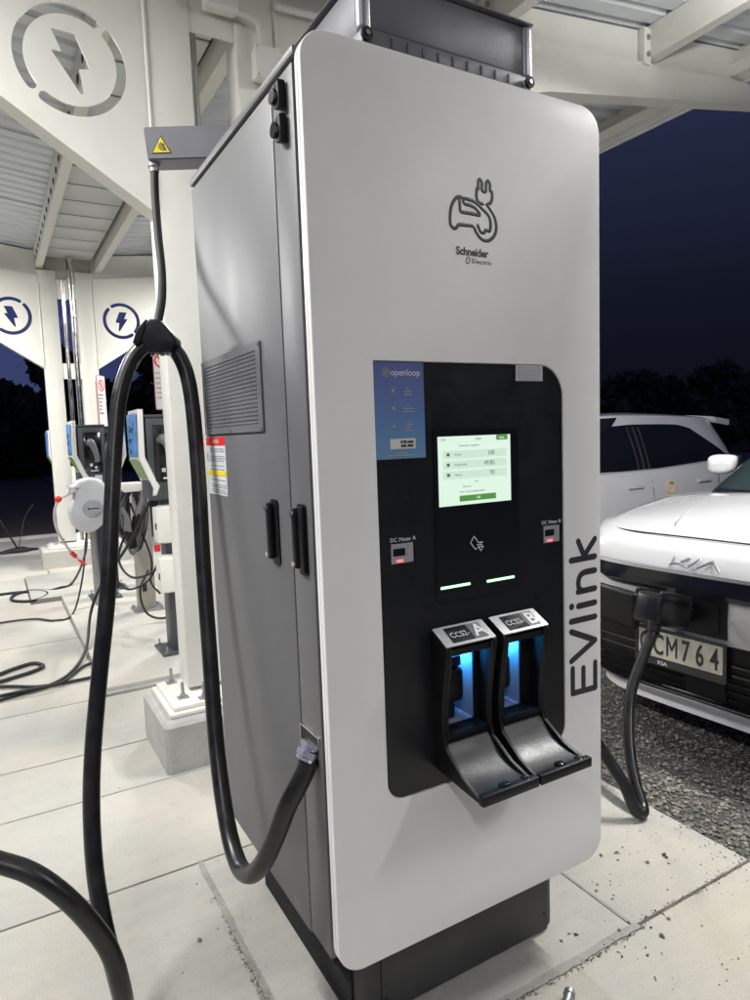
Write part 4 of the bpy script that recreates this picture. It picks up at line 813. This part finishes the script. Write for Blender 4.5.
# ------------------------------------------------------------------ cars
def superpt(uc, a, w, n, cnt=96):
    raw = []
    for i in range(1440):
        t = 2 * math.pi * i / 1440; c, s = math.cos(t), math.sin(t)
        raw.append((uc + a * math.copysign(abs(c) ** (2 / n), c), w * math.copysign(abs(s) ** (2 / n), s)))
    raw.append(raw[0]); d = [0]
    for p, q in zip(raw, raw[1:]): d.append(d[-1] + math.hypot(q[0] - p[0], q[1] - p[1]))
    out = []; j = 0
    for k in range(cnt):
        t = d[-1] * k / cnt
        while d[j + 1] < t: j += 1
        f = (t - d[j]) / max(d[j + 1] - d[j], 1e-9); out.append((raw[j][0] + (raw[j + 1][0] - raw[j][0]) * f, raw[j][1] + (raw[j + 1][1] - raw[j][1]) * f))
    return out
class Car:
    L = 4.42; ZB = .17; UC = 2.21
    Hs = [(0, .865), (.12, .905), (.35, .945), (.7, .975), (1.1, 1.01), (1.6, 1.0), (2.6, 1.005), (3.6, 1.05), (4.42, 1.06)]
    Wt = [(0, .80), (.08, .875), (.3, .905), (.6, .912), (.8, .90), (.93, .875), (1, .84)]
    Et = [(0, .16), (.08, .05), (.3, .01), (.6, 0), (.80, .0), (.92, .03), (1, .09)]
    Gw = [(0, .815), (.3, .77), (.8, .66), (1, .61)]; Gf = [(0, 1.02), (1, 2.02)]; Gr = [(0, 4.30), (.6, 4.12), (1, 3.98)]
    def __init__(s, nose, phi):
        s.n = Vector(nose); s.c = math.cos(phi); s.s = math.sin(phi)
    def w(s, u, v, z): return (s.n.x + u * s.c - v * s.s, s.n.y + u * s.s + v * s.c, s.n.z + z)
    def H(s, u): return interp(s.Hs, u)
    def F(s, v, z):                        # nose surface u at lateral v, height z
        H0 = s.H(.08); t = (z - s.ZB) / (H0 - s.ZB); t = min(max(t, 0), 1); a = s.L / 2 - interp(s.Et, t); w = interp(s.Wt, t); r = min(abs(v) / w, .995)
        return s.UC - a * (1 - r ** 5) ** .2
    def V(s, u, z):                        # lower side surface half width
        t = min(max((z - s.ZB) / (s.H(u) - s.ZB), 0), 1); a = s.L / 2 - interp(s.Et, t); w = interp(s.Wt, t); r = min(abs(u - s.UC) / a, .999); return w * (1 - r ** 5) ** .2
    def gring(s, q):
        f, r = interp(s.Gf, q), interp(s.Gr, q); return (f + r) / 2, (r - f) / 2, interp(s.Gw, q)
    def gz(s, u, q):
        zt = 1.515 + s.dz - .035 * max(0, (u - 2.6)) ** 1.3 - .02 * max(0, 2.3 - u); return (s.H(u) - .03) * (1 - q) + zt * q
    def GV(s, u, q): uc, a, w = s.gring(q); r = min(abs(u - uc) / a, .999); return w * (1 - r ** 4.5) ** (1 / 4.5)
    def GF(s, v, q): uc, a, w = s.gring(q); r = min(abs(v) / w, .995); return uc - a * (1 - r ** 4.5) ** (1 / 4.5)
    def body(s):
        bm = bmesh.new(); rings = []; cnt = 112
        for t in (0, .04, .09, .16, .3, .45, .6, .72, .82, .89, .94, .975, 1.0):
            pts = superpt(s.UC, s.L / 2 - interp(s.Et, t), interp(s.Wt, t), 5, cnt)
            rings.append([bm.verts.new(s.w(u, v, s.ZB + (s.H(u) - s.ZB) * t)) for u, v in pts])
        pts = superpt(s.UC, s.L / 2 - .09, .84, 5, cnt)
        for k, q in enumerate((.985, .96, .9, .75, .55, .3, .1)):
            r = []
            for u, v in pts:
                u2 = u + (min(max(u, 1.0), 3.4) - u) * (1 - q); zc_ = .045 * (1 - q ** 2) + (.012 * (q < .97))
                r.append(bm.verts.new(s.w(u2, v * q, s.H(u2) + zc_)))
            rings.append(r)
        for a, b in zip(rings, rings[1:]):
            for i in range(cnt): bm.faces.new((a[i], a[(i + 1) % cnt], b[(i + 1) % cnt], b[i]))
        bm.faces.new(rings[0][::-1]); bm.faces.new(rings[-1]); return fin(bm, 40)
    def house(s):
        bm = bmesh.new(); rings = []; cnt = 168
        for q in (0, .15, .3, .45, .6, .75, .88, .96, 1.0):
            uc, a, w = s.gring(q); rings.append([bm.verts.new(s.w(u, v, s.gz(u, q))) for u, v in superpt(uc, a, w, 4.5, cnt)])
        uc, a, w = s.gring(1); pts = superpt(uc, a, w, 4.5, cnt)
        for q in (.96, .85, .65, .4, .12): rings.append([bm.verts.new(s.w(uc + (u - uc) * q, v * q, s.gz(uc + (u - uc) * q, 1) + .05 * (1 - q * q) + .006)) for u, v in pts])
        for a_, b in zip(rings, rings[1:]):
            for i in range(cnt): bm.faces.new((a_[i], a_[(i + 1) % cnt], b[(i + 1) % cnt], b[i]))
        bm.faces.new(rings[-1]); return fin(bm, 40)
    def strip(s, xs, lo, hi, fn, th, nv=5):
        """solid strip: outer surface fn(a, b, off) sampled between lo(a) and hi(a)"""
        bm = bmesh.new(); G = []
        for off in (th, -.004):
            g = []
            for x in xs:
                a, b = lo(x), hi(x); g.append([bm.verts.new(fn(x, a + (b - a) * j / nv, off)) for j in range(nv + 1)])
            G.append(g)
        for i in range(len(xs) - 1):
            for j in range(nv):
                o, q = G[0], G[1]; bm.faces.new((o[i][j], o[i + 1][j], o[i + 1][j + 1], o[i][j + 1])); bm.faces.new((q[i][j], q[i][j + 1], q[i + 1][j + 1], q[i + 1][j]))
            for j in (0, nv): bm.faces.new((G[0][i][j], G[1][i][j], G[1][i + 1][j], G[0][i + 1][j]))
        for i in (0, len(xs) - 1):
            for j in range(nv): bm.faces.new((G[0][i][j], G[0][i][j + 1], G[1][i][j + 1], G[1][i][j]))
        return fin(bm, 40)
    def nf(s, v, z, off): return s.w(s.F(v, z) - off, v, z)                      # nose
    def sf(s, sg): return lambda u, z, off: s.w(u, sg * (s.V(u, z) + off), z)      # lower side
    def gf(s, sg): return lambda u, q, off: s.w(u, sg * (s.GV(u, q) + off), s.gz(u, q))
    def wf(s, v, q, off): v = v * interp(s.Gw, q) / .815 * .97; u = s.GF(v, q); return s.w(u - off, v, s.gz(u, q) + off * .7)
lin = lambda a, b, n: [a + (b - a) * i / n for i in range(n + 1)]
def build_car(nose, phi, lab, full):
    c = Car(nose, phi); c.dz = 0 if full else .045; t = thing('parked_car', nose, lab, 'car', 'white cars parked on the gravel')
    body = part('body', c.body(), M_carw, t); part('cabin', c.house(), M_carw, t)
    for sg in (-1, 1):
        def top(u): return interp([(1.25, .12), (1.6, .45), (2.05, .80), (2.4, .82), (3.1, .81), (3.3, .74), (3.9, .10)], u)
        lo = lambda u: interp([(1.2, .08), (2.0, .07), (3.0, .075), (3.7, .09), (4.2, .10)], u)
        for (a, b) in ((1.32, 2.36), (2.44, 3.36), (3.385, 3.86)):
            part('side_window', c.strip(lin(a, b, 14), lo, lambda u: max(top(u), lo(u) + .01), c.gf(sg), .011), M_glass, t)
        part('window_trim', c.strip(lin(1.28, 3.92, 30), lambda u: lo(u) - .03, lambda u: min(max(top(u) + .03, lo(u) + .02), .9), c.gf(sg), .007), M_gloss, t)
        # doors: shut lines, sill, handles, wheels
        for u0 in (1.32, 2.42, 3.50): part('door_gap', c.strip([u0, u0 + .007], lambda u: .30, lambda u: .985, c.sf(sg), .0008, 8), M_dark, t)
        part('sill_cladding', c.strip(lin(.15, 4.28, 40), lambda z: .19, lambda z: .33, c.sf(sg), .006), M_blk, t)
        for u0 in (2.16, 3.24):
            o = c.w(u0, sg * (c.V(u0, .86) + .012), .86); rmx = Matrix.Rotation(phi, 4, 'Z')
            part('door_handle', box(o[0] - .11, o[0] + .11, o[1] - .014, o[1] + .016, o[2] - .018, o[2] + .018, .010, 3, rmx, o), M_carw, t)
            part('handle_recess', c.strip(lin(u0 - .09, u0 + .06, 6), lambda u: .815, lambda u: .86, c.sf(sg), .0006), mat('recess_shade', (.60, .60, .60), .3), t)
        for u0 in (.86, 3.58):
            for nm, r, m_, d in (('wheel_arch', .37, M_blk, .010), ('tyre', .335, M_tyre, .016), ('rim', .235, M_silver, .020)):
                vv = c.V(u0, .5) + .004
                bm = bmesh.new(); p0 = Vector(c.w(u0, sg * (vv - .18), .335 - nose[2] * 0)); p1 = Vector(c.w(u0, sg * (vv + d), .335)); addtube(bm, [p0, p1], r, 36)
                part(nm, fin(bm, 40), m_, t)
            bm = bmesh.new()
            for k in range(5):
                a = k * 1.2566; q0 = Vector(c.w(u0 + .03 * math.cos(a), sg * (vv + .024), .335 + .03 * math.sin(a))); q1 = Vector(c.w(u0 + .22 * math.cos(a), sg * (vv + .024), .335 + .22 * math.sin(a))); addtube(bm, [q0, q1], [.03, .022], 6)
            part('spoke', fin(bm, 30), M_dark, t)
        # mirror
        mu = 2.0 if full else 1.2; o = Vector(c.w(mu, sg * .99, 1.165)); rm = Matrix.Rotation(phi, 4, 'Z')
        bm = bmesh.new(); r = bmesh.ops.create_uvsphere(bm, u_segments=24, v_segments=16, radius=1)['verts']
        for v in r:
            q = v.co.copy(); q = Vector((math.copysign(abs(q.x) ** .7, q.x) * .06 + (.02 * q.z), math.copysign(abs(q.y) ** .7, q.y) * (.098 + .02 * q.z), math.copysign(abs(q.z) ** .6, q.z) * .07)); v.co = o + rm @ q
        mi = part('wing_mirror', fin(bm, 50), M_carw, t)
        part('mirror_foot', tube([c.w(mu - .07, sg * .78, 1.03), c.w(mu - .02, sg * .93, 1.04)], .028, 10, False), M_gloss, mi)
        part('mirror_back', box(o.x + .045, o.x + .082, o.y - .10, o.y + .10, o.z - .062, o.z + .062, .01, 2, rm, o), M_gloss, mi)
        if full: part('roof_rail', tube([c.w(u, sg * (c.GV(u, 1) - .06), c.gz(u, 1) + .045) for u in (2.25, 2.5, 3.0, 3.5, 3.75)], .014, 8), M_carw, t)
    part('windscreen', c.strip(lin(-.69, .69, 16), lambda v: .16, lambda v: .93, c.wf, .012, 8), mat('windscreen_glass', (.02, .03, .028), .03, coat=.5), t)
    part('windscreen_edge', c.strip(lin(-.79, .79, 30), lambda v: .02, lambda v: .97, c.wf, .008, 8), M_gloss, t)
    part('scuttle', c.strip(lin(-.76, .76, 16), lambda v: .0, lambda v: .095, c.wf, .013), M_blk, t)
    # tail: spoiler and dark glass
    bm = bmesh.new(); prev = None
    for v in lin(-.60, .60, 12):
        e_ = abs(v) / .6; u0 = 3.86; u1 = 4.20 - .06 * e_ ** 3; zt_ = c.gz(3.9, 1) + .052 - .035 * e_ ** 2
        ring = [bm.verts.new(c.w(u, v, z)) for u, z in ((u0, zt_), (u1, zt_ - .035), (u1 + .005, zt_ - .09), (u1 - .03, zt_ - .10), (u0 + .05, zt_ - .07))]
        if prev:
            for i in range(5): bm.faces.new((prev[i], prev[(i + 1) % 5], ring[(i + 1) % 5], ring[i]))
        else: bm.faces.new(ring[::-1])
        prev = ring
    bm.faces.new(prev); part('roof_spoiler', fin(bm, 30), M_carw, t)
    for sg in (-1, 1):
        for u_ in (2.30, 2.385, 2.46): part('painted_reflection', c.strip([u_, u_ + .018], lambda u: .075, lambda u: .80, c.gf(sg), .0135), mat('reflection_grey', (.05, .05, .055), .2), t)  # upright grey strips: reflections on the door pillar, painted in as colour
        part('door_gap', c.strip([3.52, 3.528], lambda u: .45, lambda u: 1.0, c.sf(sg), .0014, 8), M_dark, t)
    part('tail_light', c.strip(lin(-.80, .80, 20), lambda v: .80, lambda v: .88, lambda v, z, o: c.w(2 * c.UC - c.F(v, z) + o, v, z), .008), mat('tail_red', (.22, .01, .01), .15), t)
    if not full:
        o = c.w(2.62, -(c.V(2.62, .86) + .0015), .845)
        part('round_logo', tube([c.w(2.68 + .058 * math.cos(a * .35), -(c.V(2.75, .84) + .002), .82 + .058 * math.sin(a * .35)) for a in range(2, 19)], .010, 8), mat('logo_yellow', (.75, .48, .14), .4), t)
    # front face
    part('bonnet_crease', tube([c.w(u, v, c.H(u) + .045 * (1 - (v / .86) ** 2) + .0075) for u, v in ((.30, .26), (.5, .34), (.75, .42), (1.0, .50))], .0035, 6), M_carw, t)
    part('bonnet_crease', tube([c.w(u, -v, c.H(u) + .045 * (1 - (v / .86) ** 2) + .0075) for u, v in ((.30, .26), (.5, .34), (.75, .42), (1.0, .50))], .0035, 6), M_carw, t)
    nose_cap = part('bonnet_gap', c.strip(lin(-.80, .80, 60), lambda v: 0, lambda v: 1, lambda v, q, off: c.w(c.F(v, .885) + .085 + .16 * (abs(v) / .8) ** 8 + .005 * q, v, c.H(.17 + .16 * (abs(v) / .8) ** 8) + .020 + .010 * (1 - (v / .84) ** 2) + (off * .25 if off > 0 else -.006)), .003, 1), M_dark, t)
    part('lower_grille', c.strip(lin(-.82, .82, 40), lambda v: .215 + .03 * abs(v), lambda v: .525 + .02 * abs(v), c.nf, .006), M_blk, t)
    part('light_band', c.strip(lin(-.885, .885, 60), lambda v: .715 + .035 * (abs(v) / .88) ** 2 + (.03 if abs(v) > .42 else 0) * min(1, (abs(v) - .42) / .08 if abs(v) > .42 else 0), lambda v: .800 + .012 * (abs(v) / .88) ** 2, c.nf, .012), M_gloss, t)
    part('chrome_line', c.strip(lin(-.88, .88, 60), lambda v: .8015 + .012 * (abs(v) / .88) ** 2, lambda v: .816 + .012 * (abs(v) / .88) ** 2, c.nf, .017), M_silver, t)
    part('skid_plate', c.strip(lin(-.84, .84, 50), lambda v: .135, lambda v: .195 + (.026 if abs(v) < .34 else (.026 * max(0, (.40 - abs(v)) / .06))), lambda v, z, off: c.w(c.F(v, z) - off - (.03 if off > 0 else 0) * (.22 - z) / .08, v, z), .022), mat('skid_light', (.78, .78, .78), .35), t)
    gr = bmesh.new()
    for k in range(6):
        z = .245 + k * .040; me = c.strip(lin(-.78, .78, 30), lambda v: z, lambda v: z + .010, c.nf, .014, 1); gr.from_mesh(me); bpy.data.meshes.remove(me)
    part('grille_slat', fin(gr, 30), M_gloss, t)
    for sg in (-1, 1):
        part('headlight', c.strip([sg * q for q in lin(.50, .86, 14)], lambda v: .748, lambda v: .792, c.nf, .016), M_glass, t)
        # knobbly air intake corners
        gr = bmesh.new()
        for a in range(9):
            for b in range(5):
                v0 = sg * (.47 + a * .042 + (b % 2) * .02); z0 = .33 + b * .040; u0 = c.F(v0, z0 + .015)
                vs = [gr.verts.new(c.w(u0 - d, v0 + dv, z0 + dz)) for dv, dz, d in ((0, 0, .007), (.036, .006, .007), (.036, .034, .007), (0, .028, .007), (.018, .017, .026))]
                for f in ((0, 1, 4), (1, 2, 4), (2, 3, 4), (3, 0, 4)): gr.faces.new([vs[i] for i in f])
        part('intake_texture', fin(gr, 0), M_gloss, t, kind='stuff')
    c.part = t
    return c, t
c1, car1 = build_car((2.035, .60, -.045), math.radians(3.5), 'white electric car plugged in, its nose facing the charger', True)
# badge, port, plate, sensor
def onnose(v, z, off=0.): return c1.nf(v, z, off)
KB = [[(0, 0), (.03, 1)], [(.02, .22), (.16, .30), (.33, 1)], [(.17, .38), (.36, 0)], [(.36, 0), (.54, 1)], [(.54, 1), (.54, 0)], [(.54, 0), (.80, 1)], [(.80, 1), (1.0, 0)]]
def badge(x0, x1, z0, z1, off, w): return strokes([[(x0 + (x1 - x0) * a, z0 + (z1 - z0) * b) for a, b in pl] for pl in KB], w, .004, lambda a, b: onnose(-a, b, off), tuple((Vector(onnose(0, .7, 1)) - Vector(onnose(0, .7, 0))).normalized()))
part('badge', badge(-.115, .115, .832, .866, .005, .0065), mat('badge_grey', (.42, .42, .44), .3, .6), car1)
pr_ = part('charge_port', c1.strip(lin(-.17, .20, 10), lambda v: .555 + .0 * v, lambda v: .712, c1.nf, .010), M_blk, car1)
part('port_lining', c1.strip(lin(-.14, .17, 10), lambda v: .575, lambda v: .70, c1.nf, .014), M_blk, pr_)
fl = Vector(onnose(.33, .63, .09)); rmf = Matrix.Rotation(math.radians(-8), 4, 'Z')
part('port_flap', box(fl.x - .022, fl.x + .022, fl.y - .16, fl.y + .11, fl.z - .085, fl.z + .085, .018, 3, rmf, fl), M_blk, car1, 'open black charge port flap swung aside')
part('flap_hinge', joinm([tube([onnose(.20, .64, .01), onnose(.24, .645, .07)], .022, 10, False), box(fl.x - .028, fl.x - .022, fl.y - .155, fl.y - .125, fl.z - .02, fl.z + .01)]), M_silver, car1)
Z0p, Z1p = .405, .530
def pmap(a, b, c): o = Vector(onnose(0, .46, .03)); ty = Vector((-math.sin(math.radians(3.5)), math.cos(math.radians(3.5)), 0)); n_ = Vector((-ty.y, ty.x, 0)); return tuple(o + ty * (.035 - a) + Vector((0, 0, b - .46 + .46 - .46 + .46)) * 1 - Vector((0, 0, .46)) + n_ * c)
pl = part('number_plate', poly(rrect(-.200, .200, Z0p, Z1p, .008, 4), [], .003, pmap), M_plate, car1)
part('plate_frame', poly(rrect(-.217, .217, Z0p - .035, Z1p + .012, .008, 4), [rrect(-.204, .204, Z0p + .001, Z1p - .001, .008, 4)], .008, pmap), M_gloss, pl)
part('plate_characters', joinm([text(ch_, .134, lambda a, b, c: pmap(a, b, .0025 + c), -.163 + i * .0655, Z0p + .018, .0008, 'CENTER', sx=.50 if ch_ == 'M' else .58, bold=.0004 if ch_ == 'M' else .0022) for i, ch_ in enumerate('QC 764') if ch_ != ' '] + [strokes([[(-.054, Z0p + .024), (-.054, Z0p + .106), (-.032, Z0p + .052), (-.010, Z0p + .106), (-.010, Z0p + .024)]], .0052, .0012, lambda a, b: pmap(a, b, .002), (-math.cos(math.radians(3.5)), -math.sin(math.radians(3.5)), 0))]), M_txt, pl)
part('frame_text', joinm([text('KIA', .024, lambda a, b, c: pmap(a, b, .0055 + c), -.10, Z0p - .027, .0005, sx=1.3, bold=.001)]), M_txtw, pl)
part('radar_sensor', c1.strip(lin(-.16, .02, 4), lambda v: .275, lambda v: .375, c1.nf, .022), M_bezel, car1)
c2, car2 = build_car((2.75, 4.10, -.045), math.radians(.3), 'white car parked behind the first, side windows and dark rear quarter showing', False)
# connector plugged into the first car, with its cable
gun = thing('charging_connector', tuple(onnose(.05, .62, .1)), 'black charging connector plugged into the white car nose', 'connector')
A = Vector(onnose(.02, .645, .015)); B = Vector((1.823, .613, .655))
part('connector_head', tube([A, A.lerp(B, .5), A.lerp(B, .8)], [.058, .056, .050], 8, False), M_blk, gun)
bm = bmesh.new(); mid = A.lerp(B, .55); dr = (B - A).normalized(); rot = dr.to_track_quat('X', 'Z').to_matrix().to_4x4()
addbox(bm, mid.x - .085, mid.x + .150, mid.y - .064, mid.y + .064, mid.z - .078, mid.z + .056, .020, 3, rot, mid)
addbox(bm, mid.x - .05, mid.x + .145, mid.y - .070, mid.y - .048, mid.z + .034, mid.z + .068, .005, 2, rot, mid); addbox(bm, mid.x - .05, mid.x + .145, mid.y + .048, mid.y + .070, mid.z + .034, mid.z + .068, .005, 2, rot, mid)
part('connector_body', fin(bm), mat('connector_shell', (.012, .012, .013), .26), gun)
G1 = Vector((1.790, .590, .610)); G2 = Vector((1.755, .573, .560))
part('grip', tube([B + Vector((.0, 0, -.01)), G1, G2], [.040, .034, .027], 14), M_blk, gun)
CB_ = [tuple(G2), (1.736, .569, .535), (1.680, .566, .460), (1.610, .553, .372), (1.555, .525, .290), (1.48, .46, .180), (1.430, .395, .095), (1.405, .345, .040), (1.380, .320, .024), (1.350, .330, .040), (1.33, .365, .13), (1.29, .44, .25), (1.20, .48, .42), (1.05, .47, .58), (.84, .44, .70), (.80, .43, .71)]
single('charging_cable', tube(CB_, .0215, 18), M_rub, 'thick black charging cable hanging from the car connector to the slab edge', 'charging cable', 'thick black charging cables')
# ------------------------------------------------------------------ trees and pylon
M_leaf = mat('night_foliage', (.045, .06, .03), .8, var=.4, vs=2); M_bark = mat('bark', (.09, .07, .05), .9)
def tree(x, y, h, wd, lab, kind):
    t = thing('tree' if kind else 'pine_tree', (x, y, -.1), lab, 'tree', 'trees along the far boundary')
    r = random.Random(int(x * 13 + y * 7)); bm = bmesh.new(); addtube(bm, catmull([(x, y, -.1), (x + .1, y, h * .3), (x - .1, y + .1, h * .6), (x, y, h * .9)], 4), [.22 * h / 7 * (1 - i / 14) for i in range(13)], 8)
    cl_ = []
    for i in range(16):
        f = r.uniform(.25, .98); a = r.uniform(0, 6.28); q = (wd * (1 - abs(f - .55) * 1.2) if kind else wd * (1.05 - f)) * r.uniform(.35, 1)
        p = Vector((x + q * math.cos(a), y + q * math.sin(a), h * f)); cl_.append((p, wd * r.uniform(.28, .48) * (1 if kind else .8))); b0 = Vector((x, y, h * max(.2, f - .18))); addtube(bm, [b0, b0.lerp(p, .6) + Vector((0, 0, -.1)), p], [.05, .035, .015], 5)
    cl_.append((Vector((x, y, h * .93)), wd * .3))
    part('trunk', fin(bm, 40), M_bark, t)
    vs = []; fs = []
    for p, s in cl_:
        for _ in range(230):
            d = Vector((r.gauss(0, 1), r.gauss(0, 1), r.gauss(0, .8))); d = d.normalized() * s * r.random() ** .4 * 1.1; c = p + d; k = len(vs); l = r.uniform(.14, .34)
            e1 = Vector((r.gauss(0, 1), r.gauss(0, 1), r.gauss(0, 1))).normalized() * l; e2 = Vector((r.gauss(0, 1), r.gauss(0, 1), r.gauss(0, 1))).normalized() * l
            vs += [c - e1, c + e2, c + e1, c - e2]; fs.append((k, k + 1, k + 2, k + 3))
    me = bpy.data.meshes.new('crown'); me.from_pydata(vs, [], fs); part('crown', me, M_leaf, t)
TR = [(-7, 38, 5.0, 2.4), (-4.3, 41, 4.6, 2.4), (-1.6, 36, 4.0, 2.0), (.35, 38, 4.5, 1.7), (2.5, 34, 6.1, 1.5), (4.9, 38, 4.6, 2.0), (7.5, 34, 6.3, 2.1), (10.4, 36, 5.2, 2.4), (13.0, 37, 5.4, 2.6),
      (34, 27, 3.9, 2.2), (37, 23.5, 4.3, 2.3), (31, 30, 4.2, 2.3), (39, 19.5, 3.8, 2.2), (40, 16.5, 4.5, 2.4), (36, 27, 3.8, 2.2), (42, 12, 4.1, 2.4), (26, 33, 4.6, 2.4), (20, 36, 4.8, 2.6)]
ord_ = ['first', 'second', 'third', 'fourth', 'fifth', 'sixth', 'seventh', 'eighth', 'ninth']
for i, (x, y, h, w) in enumerate(TR):
    left = i < 9; o_ = sorted([q for q in (TR[:9] if left else TR[9:])], key=lambda q: math.atan2(q[0] + .57, q[1] + 1.22)).index(TR[i])
    tree(x, y, h, w, f'dark tree silhouette, {ord_[o_]} from the left ' + ('beyond the far canopy frame' if left else 'beyond the cars'), 1)
def hedge_r():
    a = random.uniform(-1.0, 1.7); d = random.uniform(38, 46); return (-.5 + d * math.sin(a), -1.2 + d * math.cos(a))
vs = []; fs = []
for _ in range(34000):
    x, y = hedge_r(); z = random.random() ** .8 * (2.3 + .6 * math.sin(x * .7) + .5 * math.sin(y * 1.1 + x * .33)) - .1; k = len(vs)
    e1 = Vector((random.gauss(0, 1), random.gauss(0, 1), random.gauss(0, 1))).normalized() * .45; e2 = Vector((random.gauss(0, 1), random.gauss(0, 1), random.gauss(0, 1))).normalized() * .45; c = Vector((x, y, z)); vs += [c - e1, c + e2, c + e1, c - e2]; fs.append((k, k + 1, k + 2, k + 3))
me = bpy.data.meshes.new('hedge'); me.from_pydata(vs, [], fs); single('dark_hedgerow', me, M_leaf, 'unlit dark hedgerow closing the horizon', 'hedge', kind='stuff')
py = thing('power_pole', (43, 22.5, -.1), 'faint power pole with crossarm above the white car', 'power pole')
part('pole', cyl((43, 22.5, -.1), (0, 0, 1), .16, 8.2, 10, .11), M_bark, py)
part('crossarm', box(42.1, 43.9, 22.4, 22.6, 7.5, 7.66, 0, 2, Matrix.Rotation(-.9, 4, 'Z'), (43, 22.5, 7.6)), M_bark, py)
S.render.engine = 'CYCLES'
